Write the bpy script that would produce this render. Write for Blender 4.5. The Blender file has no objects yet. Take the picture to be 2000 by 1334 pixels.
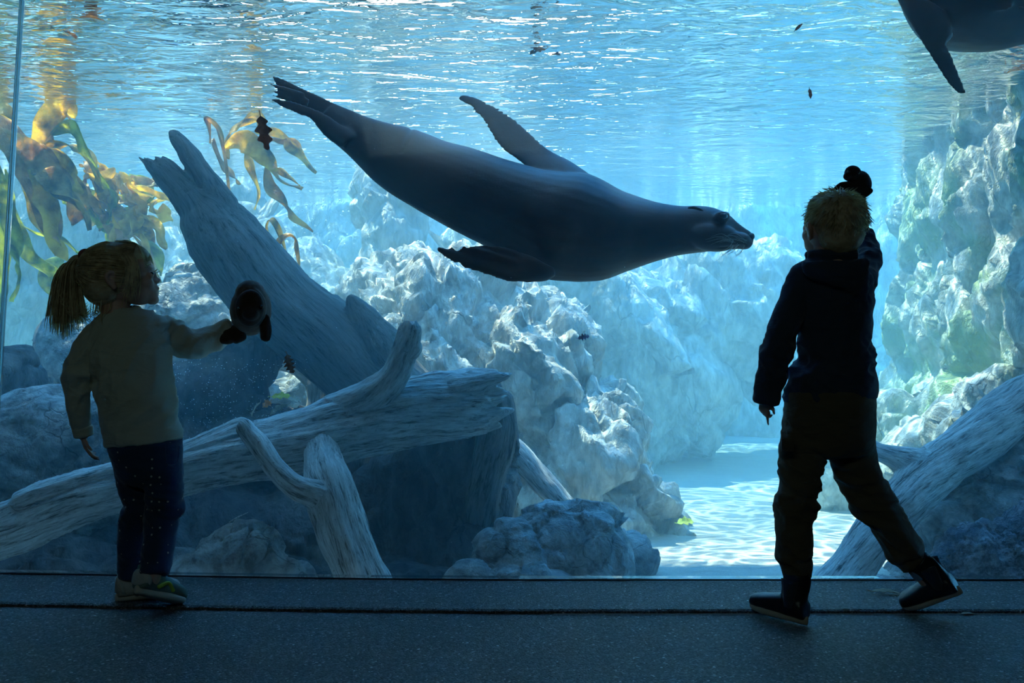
import bpy, math, random
import numpy as np
from mathutils import Vector, Matrix, Euler

SC = bpy.context.scene
COL = SC.collection
F = 35.0 / 36.0 * 2000.0
CAMZ = 0.78

# ---------------------------------------------------------------- camera
cam_data = bpy.data.cameras.new('camera')
cam_data.lens = 35.0
cam_data.sensor_width = 36.0
cam_data.clip_end = 200
cam = bpy.data.objects.new('camera', cam_data)
COL.objects.link(cam)
cam.location = (0, 0, CAMZ)
cam.rotation_euler = (math.pi / 2, 0, 0)
SC.camera = cam

# ---------------------------------------------------------------- world, sun, exposure
W = bpy.data.worlds.new('sky')
SC.world = W
W.use_nodes = True
wn = W.node_tree.nodes
wl = W.node_tree.links
wn.clear()
wo = wn.new('ShaderNodeOutputWorld')
wb = wn.new('ShaderNodeBackground')
wtc = wn.new('ShaderNodeTexCoord')
wsep = wn.new('ShaderNodeSeparateXYZ')
wr = wn.new('ShaderNodeValToRGB')
wl.new(wtc.outputs['Generated'], wsep.inputs[0])
wl.new(wsep.outputs['Z'], wr.inputs[0])
wr.color_ramp.elements[0].position = 0.0
wr.color_ramp.elements[0].color = (0.30, 0.66, 1.0, 1)
wr.color_ramp.elements[1].position = 0.8
wr.color_ramp.elements[1].color = (0.045, 0.38, 1.0, 1)
# bright patch added low in the sky to make glints on the ripples
wd = wn.new('ShaderNodeVectorMath'); wd.operation = 'DOT_PRODUCT'
wl.new(wtc.outputs['Generated'], wd.inputs[0]); wd.inputs[1].default_value = Vector((-0.075, 0.96, 0.27)).normalized()
wc = wn.new('ShaderNodeValToRGB'); wl.new(wd.outputs['Value'], wc.inputs[0])
wc.color_ramp.elements[0].position = 0.975; wc.color_ramp.elements[0].color = (0, 0, 0, 1)
wc.color_ramp.elements[1].position = 0.995; wc.color_ramp.elements[1].color = (1, 1, 1, 1)
wm = wn.new('ShaderNodeMix'); wm.data_type = 'RGBA'
wl.new(wc.outputs[0], wm.inputs['Factor']); wl.new(wr.outputs[0], wm.inputs[6]); wm.inputs[7].default_value = (3.0, 3.0, 2.9, 1)
wl.new(wm.outputs[2], wb.inputs['Color'])
wb.inputs['Strength'].default_value = SKY = 16.0
wl.new(wb.outputs[0], wo.inputs[0])

sun_d = bpy.data.lights.new('sun', 'SUN')
sun_d.energy = 29.0
sun_d.angle = math.radians(0.5)
sun_d.color = (1.0, 0.86, 0.64)
sun = bpy.data.objects.new('sun', sun_d)
COL.objects.link(sun)
sun_dir = Vector((0.33, -0.35, -1.0))          # travels right, a little towards the window, and down
sun.rotation_euler = sun_dir.to_track_quat('-Z', 'Y').to_euler()
sun.location = (4, 8, 9)

fill_d = bpy.data.lights.new('fill_light', 'AREA')  # added fill for the indoor side, no such lamp in view
fill_d.energy = 3.6
fill_d.shape = 'RECTANGLE'
fill_d.size = 1.6
fill_d.size_y = 0.5
fill_d.color = (0.66, 1.0, 0.92)
room = bpy.data.objects.new('fill_light', fill_d)
COL.objects.link(room)
room.location = (-0.6, -0.6, 2.3)
room.rotation_euler = (math.radians(35), 0, 0)

vs = SC.view_settings
vs.view_transform = 'Standard'
vs.look = 'None'
vs.exposure = 0.3
vs.gamma = 1.0
vs.use_curve_mapping = False
SC.cycles.max_bounces = 10
SC.cycles.diffuse_bounces = 4
SC.cycles.glossy_bounces = 4
SC.cycles.transmission_bounces = 4
SC.cycles.volume_bounces = 3
SC.cycles.transparent_max_bounces = 24
SC.cycles.sample_clamp_indirect = 6.0
SC.cycles.use_denoising = True
SC.cycles.caustics_reflective = False
SC.cycles.caustics_refractive = False

# ---------------------------------------------------------------- maths helpers
DOFF = [0.0]
def P(px, py, d):
    d = d + DOFF[0]
    return np.array([(px - 1000.0) / F * d, d, CAMZ - (py - 667.0) / F * d])

_rng = np.random.RandomState(7)
_perm = _rng.permutation(4096)
_grad = _rng.normal(size=(4096, 3)); _grad /= np.linalg.norm(_grad, axis=1)[:, None]
_rv = _rng.rand(4096, 3)

def _h(i, j, k):
    return _perm[(_perm[(_perm[i & 4095] + j) & 4095] + k) & 4095]

def perlin(p):
    p = np.asarray(p, float)
    i = np.floor(p).astype(int)
    f = p - i
    u = f * f * f * (f * (f * 6 - 15) + 10)
    r = 0
    for dx in (0, 1):
        wx = u[:, 0] if dx else 1 - u[:, 0]
        for dy in (0, 1):
            wy = u[:, 1] if dy else 1 - u[:, 1]
            for dz in (0, 1):
                wz = u[:, 2] if dz else 1 - u[:, 2]
                g = _grad[_h(i[:, 0] + dx, i[:, 1] + dy, i[:, 2] + dz)]
                r = r + wx * wy * wz * ((f - (dx, dy, dz)) * g).sum(1)
    return r * 1.6

def fbm(p, o=4, ridged=False):
    p = np.asarray(p, float)
    a, s, r = 1.0, 0.0, 0
    for k in range(o):
        n = perlin(p * 2.03 ** k + k * 17.3)
        if ridged:
            n = 1 - 2 * np.abs(n)
        r = r + a * n
        s += a
        a *= 0.5
    return r / s

def worley(p):
    """nearest feature distance, second distance, vector to the nearest feature, its hash"""
    p = np.asarray(p, float)
    i = np.floor(p).astype(int)
    n = len(p)
    f1 = np.full(n, 9.0); f2 = np.full(n, 9.0)
    vec = np.zeros((n, 3)); hid = np.zeros(n, int)
    for dx in (-1, 0, 1):
        for dy in (-1, 0, 1):
            for dz in (-1, 0, 1):
                c = i + (dx, dy, dz)
                h = _h(c[:, 0], c[:, 1], c[:, 2])
                q = c + _rv[h]
                v = p - q
                d = np.sqrt((v * v).sum(1))
                near = d < f1
                f2 = np.where(near, f1, np.minimum(f2, d))
                vec[near] = v[near]
                hid[near] = h[near]
                f1 = np.where(near, d, f1)
    return f1, f2, vec, hid

def cr(pts, sub):
    """Catmull-Rom through rows of pts"""
    pts = np.asarray(pts, float)
    if sub <= 1 or len(pts) < 2:
        return pts
    q = np.vstack([2 * pts[0] - pts[1], pts, 2 * pts[-1] - pts[-2]])
    out = []
    for k in range(1, len(q) - 2):
        a, b, c, d = q[k - 1], q[k], q[k + 1], q[k + 2]
        for t in np.linspace(0, 1, sub, endpoint=False):
            out.append(0.5 * ((2 * b) + (c - a) * t + (2 * a - 5 * b + 4 * c - d) * t * t + (3 * b - a - 3 * c + d) * t ** 3))
    out.append(pts[-1])
    return np.array(out)

def unit(v):
    return v / max(1e-9, np.linalg.norm(v))

class Geo:
    def __init__(self):
        self.V = []; self.Fc = []; self.n = 0
    def add(self, v, f):
        self.V.append(np.asarray(v, float)); self.Fc += [tuple(i + self.n for i in q) for q in f]
        self.n += len(v)
        return self
    def verts(self):
        return np.vstack(self.V)
    def rings(self, R, close=True):
        """R: (m, k, 3) rings joined in order, capped"""
        m, k, _ = R.shape
        f = []
        for a in range(m - 1):
            for b in range(k):
                c = (b + 1) % k
                f.append((a * k + b, a * k + c, (a + 1) * k + c, (a + 1) * k + b))
        if close:
            f.append(tuple(range(k))[::-1]); f.append(tuple((m - 1) * k + b for b in range(k)))
        return self.add(R.reshape(-1, 3), f)
    def tube(self, pts, ra, rb=None, seg=20, sub=4, caps=(1, 1), ref=None, wob=None):
        pts = np.asarray(pts, float)
        n = len(pts)
        ra = np.full(n, ra, float) if np.isscalar(ra) else np.asarray(ra, float)
        rb = ra if rb is None else (np.full(n, rb, float) if np.isscalar(rb) else np.asarray(rb, float))
        d = cr(np.column_stack([pts, ra, rb]), sub)
        p, a, b = d[:, :3], np.maximum(d[:, 3], 1e-4), np.maximum(d[:, 4], 1e-4)
        T = np.gradient(p, axis=0)
        T /= np.maximum(np.linalg.norm(T, axis=1), 1e-9)[:, None]
        if ref is None:
            ref = np.array([0, 1.0, 0]) if np.abs(T[:, 1]).mean() < 0.75 else np.array([1.0, 0, 0])
        ref = np.asarray(ref, float)
        B = ref[None] - (T @ ref)[:, None] * T
        B /= np.maximum(np.linalg.norm(B, axis=1), 1e-9)[:, None]
        A = np.cross(T, B)
        P_, A_, B_, a_, b_ = list(p), list(A), list(B), list(a), list(b)
        if caps[0]:
            for w in (0.45, 0.75, 0.93, 0.995):
                c = math.sqrt(1 - w * w); r0 = min(a[0], b[0])
                P_.insert(0, p[0] - T[0] * r0 * w * caps[0]); A_.insert(0, A[0]); B_.insert(0, B[0]); a_.insert(0, a[0] * c); b_.insert(0, b[0] * c)
        if caps[1]:
            for w in (0.45, 0.75, 0.93, 0.995):
                c = math.sqrt(1 - w * w); r0 = min(a[-1], b[-1])
                P_.append(p[-1] + T[-1] * r0 * w * caps[1]); A_.append(A[-1]); B_.append(B[-1]); a_.append(a[-1] * c); b_.append(b[-1] * c)
        th = np.linspace(0, 2 * math.pi, seg, endpoint=False)
        R = np.array([P_[i] + np.outer(np.cos(th) * a_[i], A_[i]) + np.outer(np.sin(th) * b_[i], B_[i]) for i in range(len(P_))])
        return self.rings(R)
    def ptube(self, st, ratio=1.0, **k):
        """stations (px, py, distance, half width in pixels[, depth ratio])"""
        pts = [P(s[0], s[1], s[2]) for s in st]
        ra = [s[3] * s[2] / F for s in st]
        rb = [r * (s[4] if len(s) > 4 else ratio) for r, s in zip(ra, st)]
        return self.tube(pts, ra, rb, **k)
    def loft(self, st, d, ratio, seg=24, sub=4, extra=None):
        """stations (ux,uy,lx,ly[,ratio[,d]])"""
        rows = []
        for s in st:
            r = s[4] if len(s) > 4 and s[4] is not None else ratio
            dd = s[5] if len(s) > 5 else d
            rows.append(np.concatenate([P(s[0], s[1], dd), P(s[2], s[3], dd), [r]]))
        rows = cr(rows, sub)
        th = np.linspace(0, 2 * math.pi, seg, endpoint=False)
        R = []
        for r in rows:
            c = (r[:3] + r[3:6]) / 2; A = (r[:3] - r[3:6]) / 2
            B = np.array([0, 1.0, 0]) * np.linalg.norm(A) * r[6]
            if extra is not None:
                B = unit(np.array([0, 1.0, 0])) * np.linalg.norm(A) * r[6]
            R.append(c + np.outer(np.cos(th), A) + np.outer(np.sin(th), B))
        return self.rings(np.array(R))
    def ball(self, c, r, rot=None, seg=20, rings=12):
        r = np.array([r] * 3 if np.isscalar(r) else r, float)
        ph = np.linspace(0.04, math.pi - 0.04, rings)
        th = np.linspace(0, 2 * math.pi, seg, endpoint=False)
        R = np.array([[(math.sin(a) * math.cos(b), math.sin(a) * math.sin(b), math.cos(a)) for b in th] for a in ph]) * r
        if rot is not None:
            M = np.array(Euler(rot).to_matrix())
            R = R @ M.T
        return self.rings(R + np.asarray(c))
    def box(self, c, s, rot=None):
        v = np.array([(x, y, z) for x in (-.5, .5) for y in (-.5, .5) for z in (-.5, .5)]) * np.asarray(s, float)
        if rot is not None:
            v = v @ np.array(Euler(rot).to_matrix()).T
        return self.add(v + np.asarray(c), [(0, 1, 3, 2), (4, 6, 7, 5), (0, 4, 5, 1), (2, 3, 7, 6), (0, 2, 6, 4), (1, 5, 7, 3)])
    def mesh(self, name='m'):
        me = bpy.data.meshes.new(name)
        me.from_pydata([tuple(v) for v in self.verts()], [], self.Fc)
        me.update()
        return me
    def fix(self):
        return fixnormals(self.mesh())

import bmesh
def fixnormals(me):
    bm = bmesh.new(); bm.from_mesh(me)
    bmesh.ops.recalc_face_normals(bm, faces=bm.faces)
    bm.to_mesh(me); bm.free()
    return me

def remesh(geo, voxel, smooth=3, fac=0.5):
    me = fixnormals(geo.mesh())
    ob = bpy.data.objects.new('tmp', me)
    COL.objects.link(ob)
    m = ob.modifiers.new('r', 'REMESH'); m.mode = 'VOXEL'; m.voxel_size = voxel; m.adaptivity = 0
    if smooth:
        s = ob.modifiers.new('s', 'SMOOTH'); s.factor = fac; s.iterations = smooth
    dg = bpy.context.evaluated_depsgraph_get()
    me2 = bpy.data.meshes.new_from_object(ob.evaluated_get(dg))
    bpy.data.objects.remove(ob); bpy.data.meshes.remove(me)
    me2.materials.clear()
    return me2

def getv(me):
    a = np.empty(len(me.vertices) * 3); me.vertices.foreach_get('co', a); return a.reshape(-1, 3)
def getn(me):
    a = np.empty(len(me.vertices) * 3); me.vertex_normals.foreach_get('vector', a); return a.reshape(-1, 3)
def setv(me, v):
    me.vertices.foreach_set('co', np.ascontiguousarray(v, dtype=float).ravel()); me.update()
def vec_attr(me, name, v):
    a = me.attributes.new(name, 'FLOAT_VECTOR', 'POINT'); a.data.foreach_set('vector', np.ascontiguousarray(v, dtype=np.float32).ravel())

def tag(o, label=None, cat=None, group=None, kind=None):
    if label: o['label'] = label
    if cat: o['category'] = cat
    if group: o['group'] = group
    if kind: o['kind'] = kind
    return o

def link(name, me, mat, root=None, smooth=True, base=True):
    """one mesh object; world-space vertices are moved to the root's or to its own base point"""
    v = getv(me)
    if root is not None:
        loc = np.array(root['_loc'])
    elif base and len(v):
        lo, hi = v.min(0), v.max(0)
        loc = np.array([(lo[0] + hi[0]) / 2, (lo[1] + hi[1]) / 2, lo[2]])
    else:
        loc = np.zeros(3)
    setv(me, v - loc)
    if smooth is not None:
        me.polygons.foreach_set('use_smooth', [bool(smooth)] * len(me.polygons))
    me.name = name
    if mat is not None:
        for m in (mat if isinstance(mat, (list, tuple)) else [mat]):
            me.materials.append(m)
    o = bpy.data.objects.new(name, me)
    COL.objects.link(o)
    if root is not None:
        o.parent = root
    else:
        o.location = loc
    o['_loc'] = [float(x) for x in loc]
    return o

def thing(name, loc, label, cat, group=None):
    o = bpy.data.objects.new(name, None)
    COL.objects.link(o)
    o.empty_display_size = 0.1
    o.location = [float(x) for x in loc]
    o['_loc'] = [float(x) for x in loc]
    return tag(o, label, cat, group)

# ---------------------------------------------------------------- material helpers
class NT:
    def __init__(self, name):
        self.m = bpy.data.materials.new(name); self.m.use_nodes = True
        self.t = self.m.node_tree; self.t.nodes.clear()
        self.out = self.t.nodes.new('ShaderNodeOutputMaterial')
    def n(self, typ, **k):
        nd = self.t.nodes.new('ShaderNode' + typ)
        for a, b in k.items():
            if a.startswith('i_'):
                key = a[2:].replace('_', ' ')
                s = nd.inputs[int(key)] if key.isdigit() else nd.inputs[key]
                if hasattr(b, 'is_output') or isinstance(b, bpy.types.NodeSocket):
                    self.t.links.new(b, s)
                else:
                    s.default_value = b
            else:
                setattr(nd, a, b)
        return nd
    def l(self, a, b):
        self.t.links.new(a, b)
    def ramp(self, x, stops, interp='LINEAR'):
        r = self.n('ValToRGB'); r.color_ramp.interpolation = interp
        e = r.color_ramp.elements
        while len(e) < len(stops): e.new(0.5)
        for q, (p, c) in zip(e, stops):
            q.position = p; q.color = (c if len(c) == 4 else (*c, 1)) if not np.isscalar(c) else (c, c, c, 1)
        self.l(x, r.inputs[0])
        return r.outputs[0]
    def math(self, op, a, b=None, c=None, clamp=False):
        nd = self.n('Math', operation=op, use_clamp=clamp)
        for i, v in enumerate((a, b, c)):
            if v is None: continue
            if isinstance(v, bpy.types.NodeSocket): self.l(v, nd.inputs[i])
            else: nd.inputs[i].default_value = v
        return nd.outputs[0]
    def mix(self, f, a, b, blend='MIX'):
        nd = self.n('Mix', data_type='RGBA', blend_type=blend)
        for s, v in ((nd.inputs['Factor'], f), (nd.inputs[6], a), (nd.inputs[7], b)):
            if isinstance(v, bpy.types.NodeSocket): self.l(v, s)
            else: s.default_value = v if np.isscalar(v) else (*v, 1)
        return nd.outputs[2]
    def coord(self, kind='Object', scale=None, src=None):
        if kind == 'attr':
            c = self.n('Attribute', attribute_name=src).outputs['Vector']
        elif kind == 'Position':
            c = self.n('NewGeometry').outputs['Position']
        else:
            c = self.n('TexCoord').outputs[kind]
        if scale is not None:
            mp = self.n('Mapping'); self.l(c, mp.inputs[0])
            mp.inputs['Scale'].default_value = scale if not np.isscalar(scale) else (scale,) * 3
            c = mp.outputs[0]
        return c
    def noise(self, c, s, d=4, r=0.55, dist=0.0):
        nd = self.n('TexNoise', i_Vector=c, i_Scale=s, i_Detail=d, i_Roughness=r, i_Distortion=dist)
        return nd.outputs[0]
    def vor(self, c, s, feature='F1', rnd=1.0):
        nd = self.n('TexVoronoi', feature=feature, i_Vector=c, i_Scale=s, i_Randomness=rnd)
        return nd.outputs[0]
    def bump(self, h, strength=0.3, dist=0.01, normal=None):
        b = self.n('Bump', i_Strength=strength, i_Distance=dist, i_Height=h)
        if normal is not None: self.l(normal, b.inputs['Normal'])
        return b.outputs[0]
    def principled(self, color, rough=0.7, spec=0.5, normal=None, **k):
        p = self.n('BsdfPrincipled')
        for s, v in (('Base Color', color), ('Roughness', rough), ('Specular IOR Level', spec)):
            if isinstance(v, bpy.types.NodeSocket): self.l(v, p.inputs[s])
            else: p.inputs[s].default_value = v if np.isscalar(v) else (*v, 1)
        if normal is not None: self.l(normal, p.inputs['Normal'])
        for a, b in k.items():
            s = p.inputs[a.replace('_', ' ')]
            if isinstance(b, bpy.types.NodeSocket): self.l(b, s)
            else: s.default_value = b if np.isscalar(b) else (*b, 1)
        self.l(p.outputs[0], self.out.inputs[0])
        return p

def plain(name, col, rough=0.7, spec=0.4, scale=60, var=0.25, bump=0.2, dist=0.002, **k):
    t = NT(name); c = t.coord('Object')
    n = t.noise(c, scale, 4)
    cc = t.mix(n, tuple(x * (1 - var) for x in col), tuple(min(1, x * (1 + var)) for x in col))
    t.principled(cc, rough, spec, t.bump(n, bump, dist), **k)
    return t.m
# ================================================================ materials
def mat_water():
    t = NT('water')
    g = t.n('NewGeometry')
    pos = g.outputs['Position']
    # ripples
    mp = t.n('Mapping', i_Vector=pos); mp.inputs['Scale'].default_value = (1.0, 1.7, 1.0)
    n1 = t.noise(mp.outputs[0], 2.2, 3, 0.55, 0.6)
    n2 = t.noise(mp.outputs[0], 6.5, 3, 0.55, 1.0)
    n3 = t.noise(mp.outputs[0], 26.0, 2, 0.5, 0.3)
    h = t.math('ADD', t.math('MULTIPLY', n1, 0.36), t.math('ADD', t.math('MULTIPLY', n2, 0.10), t.math('MULTIPLY', n3, 0.010)))
    nb = t.bump(h, 1.0, 0.24)
    # painted caustics: a net of bright lines in the surface's transparent colour
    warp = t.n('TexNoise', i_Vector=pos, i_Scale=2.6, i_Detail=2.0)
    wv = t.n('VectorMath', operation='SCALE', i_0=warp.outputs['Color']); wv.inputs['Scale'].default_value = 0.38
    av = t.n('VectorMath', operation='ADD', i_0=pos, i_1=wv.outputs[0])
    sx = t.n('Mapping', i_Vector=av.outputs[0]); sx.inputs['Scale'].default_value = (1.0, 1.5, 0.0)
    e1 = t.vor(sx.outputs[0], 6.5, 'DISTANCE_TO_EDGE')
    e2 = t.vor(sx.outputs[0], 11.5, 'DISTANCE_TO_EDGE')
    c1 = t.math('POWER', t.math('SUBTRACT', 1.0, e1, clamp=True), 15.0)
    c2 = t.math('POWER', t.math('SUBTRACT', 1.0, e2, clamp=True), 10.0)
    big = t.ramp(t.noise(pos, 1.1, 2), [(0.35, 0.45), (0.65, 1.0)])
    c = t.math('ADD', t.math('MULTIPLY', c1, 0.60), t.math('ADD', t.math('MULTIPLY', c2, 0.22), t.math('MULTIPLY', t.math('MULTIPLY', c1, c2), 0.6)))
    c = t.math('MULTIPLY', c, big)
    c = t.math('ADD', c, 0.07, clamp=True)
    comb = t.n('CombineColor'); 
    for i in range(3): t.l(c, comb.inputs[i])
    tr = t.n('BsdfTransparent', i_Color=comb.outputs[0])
    gl = t.n('BsdfGlossy', i_Roughness=0.02, i_Normal=nb); gl.inputs['Color'].default_value = (0.86, 0.84, 0.80, 1)
    fr = t.n('Fresnel', i_IOR=1.33, i_Normal=nb)
    surf = t.n('MixShader', i_0=fr.outputs[0], i_1=tr.outputs[0], i_2=gl.outputs[0])
    clear = t.n('BsdfTransparent')
    sep = t.n('SeparateXYZ', i_0=g.outputs['True Normal'])
    isup = t.math('GREATER_THAN', t.math('ABSOLUTE', sep.outputs[2]), 0.5)
    sepp = t.n('SeparateXYZ', i_0=pos)
    high = t.math('MULTIPLY', isup, t.math('GREATER_THAN', sepp.outputs[2], 1.0))
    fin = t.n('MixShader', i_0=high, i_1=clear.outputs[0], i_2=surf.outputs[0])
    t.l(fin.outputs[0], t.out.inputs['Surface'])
    sc = t.n('VolumeScatter', i_Density=SCAT, i_Anisotropy=0.25); sc.inputs['Color'].default_value = (0.50, 0.86, 1.0, 1)
    ab = t.n('VolumeAbsorption', i_Density=ABSO); ab.inputs['Color'].default_value = (0.0, 0.74, 0.93, 1)
    ad = t.n('AddShader', i_0=sc.outputs[0], i_1=ab.outputs[0])
    t.l(ad.outputs[0], t.out.inputs['Volume'])
    return t.m

SCAT, ABSO = 0.12, 0.21

def mat_glass():
    t = NT('acrylic')
    tr = t.n('BsdfTransparent'); tr.inputs['Color'].default_value = (0.97, 0.985, 0.99, 1)
    gl = t.n('BsdfGlossy', i_Roughness=0.03)
    fr = t.n('Fresnel', i_IOR=1.25)
    m = t.n('MixShader', i_0=t.math('MULTIPLY', fr.outputs[0], 0.7), i_1=tr.outputs[0], i_2=gl.outputs[0])
    t.l(m.outputs[0], t.out.inputs[0])
    return t.m

def mat_rock(name, c1, c2, c3, scale=3.0, bump=0.5, strata=(1, 1, 1), algae=None):
    t = NT(name); p = t.coord('Position')
    w = t.n('Mapping', i_Vector=p); w.inputs['Rotation'].default_value = (0.3, 0.55, 0.2); w.inputs['Scale'].default_value = strata
    q = w.outputs[0]
    n1 = t.noise(q, scale, 8, 0.62, 0.6)
    n2 = t.noise(q, scale * 5.5, 6, 0.6, 0.3)
    qw = t.n('VectorMath', operation='ADD', i_0=q, i_1=t.n('VectorMath', operation='SCALE', i_0=t.n('TexNoise', i_Vector=q, i_Scale=4.0, i_Detail=4.0).outputs['Color'], i_Scale=0.35).outputs[0]).outputs[0]
    v = t.vor(qw, scale * 1.6, 'DISTANCE_TO_EDGE')
    col = t.ramp(n1, [(0.30, c1), (0.50, c2), (0.68, c3)])
    col = t.mix(t.ramp(n2, [(0.40, 0.0), (0.62, 0.6)]), col, tuple(x * 0.45 for x in c1))
    crack = t.math('MULTIPLY', t.ramp(v, [(0.0, 0.6), (0.03, 0.0)]), t.ramp(t.noise(q, scale * 1.3, 3), [(0.5, 0.0), (0.62, 1.0)]))
    col = t.mix(crack, col, tuple(x * 0.3 for x in c1))
    if algae:
        col = t.mix(t.ramp(t.noise(p, 1.7, 5), [(0.5, 0.0), (0.62, 0.75)]), col, algae)
    h = t.math('ADD', t.math('MULTIPLY', n1, 1.0), t.math('ADD', t.math('MULTIPLY', n2, 0.35), t.math('MULTIPLY', t.noise(q, scale * 22, 4), 0.10)))
    h = t.math('SUBTRACT', h, t.math('MULTIPLY', crack, 0.12))
    t.principled(col, 0.85, 0.25, t.bump(h, bump, 0.24))
    return t.m

def mat_wood(name, c1, c2, bump=0.6, k=1.0):
    t = NT(name); a = t.coord('attr', None, 'grain')
    m = t.n('Mapping', i_Vector=a); m.inputs['Scale'].default_value = (1.0, 1.0, 0.9)
    n1 = t.noise(m.outputs[0], 8.0 * k, 9, 0.66, 0.5)
    n2 = t.noise(m.outputs[0], 30.0 * k, 5, 0.6, 0.2)
    p = t.coord('Position')
    big = t.noise(p, 2.2, 3)
    s = t.math('ADD', t.math('MULTIPLY', n1, 0.65), t.math('MULTIPLY', n2, 0.35))
    col = t.ramp(s, [(0.39, tuple(x * 0.22 for x in c1)), (0.46, c1), (0.58, c2)])
    col = t.mix(t.ramp(big, [(0.4, 0.0), (0.7, 0.5)]), col, tuple(x * 0.6 for x in c1))
    spots = t.ramp(t.noise(p, 90, 2), [(0.66, 0.0), (0.72, 0.6)])
    col = t.mix(spots, col, tuple(x * 0.35 for x in c1))
    t.principled(col, 0.8, 0.25, t.bump(s, bump, 0.05))
    return t.m

def mat_sand():
    t = NT('sand'); p = t.coord('Position')
    n = t.noise(p, 6, 6); g = t.noise(p, 160, 3)
    col = t.mix(n, (0.46, 0.43, 0.37), (0.64, 0.61, 0.54))
    col = t.mix(t.ramp(g, [(0.45, 0.0), (0.7, 0.5)]), col, (0.25, 0.22, 0.18))
    m = t.n('Mapping', i_Vector=p); m.inputs['Scale'].default_value = (0.5, 1.6, 1)
    rp = t.noise(m.outputs[0], 5.5, 3, 0.5, 0.8)
    h = t.math('ADD', t.math('MULTIPLY', rp, 1.0), t.math('MULTIPLY', g, 0.04))
    t.principled(col, 0.95, 0.1, t.bump(h, 0.6, 0.05))
    return t.m

def mat_floor():
    t = NT('granular_rubber'); p = t.coord('Position')
    v = t.n('TexVoronoi', i_Vector=p, i_Scale=190.0)
    n = t.noise(p, 3.0, 5)
    sp = t.ramp(v.outputs['Color'], [(0.0, 0.02), (0.6, 0.12), (0.88, 0.24), (0.96, 0.7)])
    col = t.mix(n, (0.6, 0.6, 0.6), (1.15, 1.15, 1.15))
    col = t.mix(1.0, sp, col, 'MULTIPLY')
    h = t.math('ADD', t.math('MULTIPLY', v.outputs['Distance'], -0.8), t.math('MULTIPLY', t.noise(p, 420, 2), 0.5))
    t.principled(col, 0.55, 0.6, t.bump(h, 1.0, 0.006))
    return t.m

def mat_kelp(name, c1, c2, tr=0.6):
    t = NT(name); a = t.coord('attr', None, 'uvw'); p = t.coord('Position')
    n = t.noise(p, 9, 5); 
    col = t.ramp(n, [(0.32, tuple(x * 0.35 for x in c1)), (0.45, c1), (0.62, c2)])
    b = t.bump(t.noise(p, 38, 4, 0.6, 1.5), 0.6, 0.02)
    d = t.n('BsdfPrincipled', i_Roughness=0.35, i_Normal=b); t.l(col, d.inputs['Base Color'])
    tl = t.n('BsdfTranslucent', i_Normal=b); t.l(t.mix(1.0, col, (1.5, 1.5, 1.2), 'MULTIPLY'), tl.inputs['Color'])
    m = t.n('MixShader', i_0=tr, i_1=d.outputs[0], i_2=tl.outputs[0])
    t.l(m.outputs[0], t.out.inputs[0])
    return t.m

M = {}
M['water'] = mat_water()
M['glass'] = mat_glass()
M['rock_pale'] = mat_rock('rock_pale', (0.42, 0.37, 0.32), (0.72, 0.68, 0.61), (0.90, 0.88, 0.83), 2.6, 0.55, (1.0, 1.0, 0.45))
M['rock_wall'] = mat_rock('rock_wall', (0.38, 0.40, 0.32), (0.68, 0.68, 0.60), (0.88, 0.88, 0.80), 3.0, 0.5, (1, 1, 0.6), algae=(0.30, 0.42, 0.16))
M['rock_grey'] = mat_rock('rock_grey', (0.24, 0.24, 0.24), (0.48, 0.47, 0.45), (0.68, 0.66, 0.63), 3.2, 0.6)
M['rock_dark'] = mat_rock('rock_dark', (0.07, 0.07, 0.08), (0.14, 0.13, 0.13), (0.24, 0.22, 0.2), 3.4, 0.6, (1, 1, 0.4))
M['rock_rough'] = mat_rock('rock_rough', (0.14, 0.15, 0.2), (0.35, 0.36, 0.42), (0.6, 0.62, 0.68), 9.0, 0.9)
M['wood'] = mat_wood('driftwood', (0.48, 0.46, 0.43), (0.82, 0.80, 0.76))
M['wood_dark'] = mat_wood('driftwood_dark', (0.16, 0.15, 0.14), (0.30, 0.28, 0.26), 0.5)
M['wood_mid'] = mat_wood('driftwood_mid', (0.13, 0.125, 0.11), (0.20, 0.19, 0.175), 0.35)
M['wood_pale'] = mat_wood('driftwood_pale', (0.50, 0.47, 0.40), (0.78, 0.75, 0.66), 0.3)
M['sand'] = mat_sand()
M['floor'] = mat_floor()
M['kelp'] = mat_kelp('kelp', (0.62, 0.42, 0.05), (0.95, 0.72, 0.18))
M['kelp_green'] = mat_kelp('kelp_green', (0.36, 0.38, 0.06), (0.72, 0.70, 0.16))
M['kelp_brown'] = mat_kelp('kelp_brown', (0.50, 0.30, 0.07), (0.85, 0.58, 0.22), 0.5)
M['dark_wall'] = plain('dark_wall', (0.02, 0.02, 0.022), 0.9, 0.1)
M['concrete'] = plain('concrete', (0.75, 0.75, 0.73), 0.9, 0.2)  # kept pale so eaves and wall bounce light into the shaded water

# ================================================================ the room
def struct(name, me, mat, smooth=False):
    return tag(link(name, me, mat, None, smooth, base=True), kind='structure')

def boxmesh(x0, x1, y0, y1, z0, z1):
    return Geo().box(((x0 + x1) / 2, (y0 + y1) / 2, (z0 + z1) / 2), (x1 - x0, y1 - y0, z1 - z0)).fix()

def bend(x):                                   # the window line drifts back a little on the left
    return 0.0 if x > 0 else (0.055 * min(1, -x / 1.7) + 0.03 * max(0, -x - 0.5))

struct('floor', boxmesh(-3.2, 3.2, -2.2, 3.235, -0.7, 0.0), M['floor'])
struct('wall_left', boxmesh(-3.4, -3.2, -2.2, 3.24, -0.1, 2.6), M['dark_wall'])
struct('wall_right', boxmesh(3.2, 3.4, -2.2, 3.24, -0.1, 2.6), M['dark_wall'])
struct('wall_back', boxmesh(-3.4, 3.4, -2.4, -2.2, -0.1, 2.6), M['dark_wall'])
struct('ceiling', boxmesh(-3.4, 3.4, -2.4, 3.18, 2.6, 2.8), M['dark_wall'])
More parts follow.
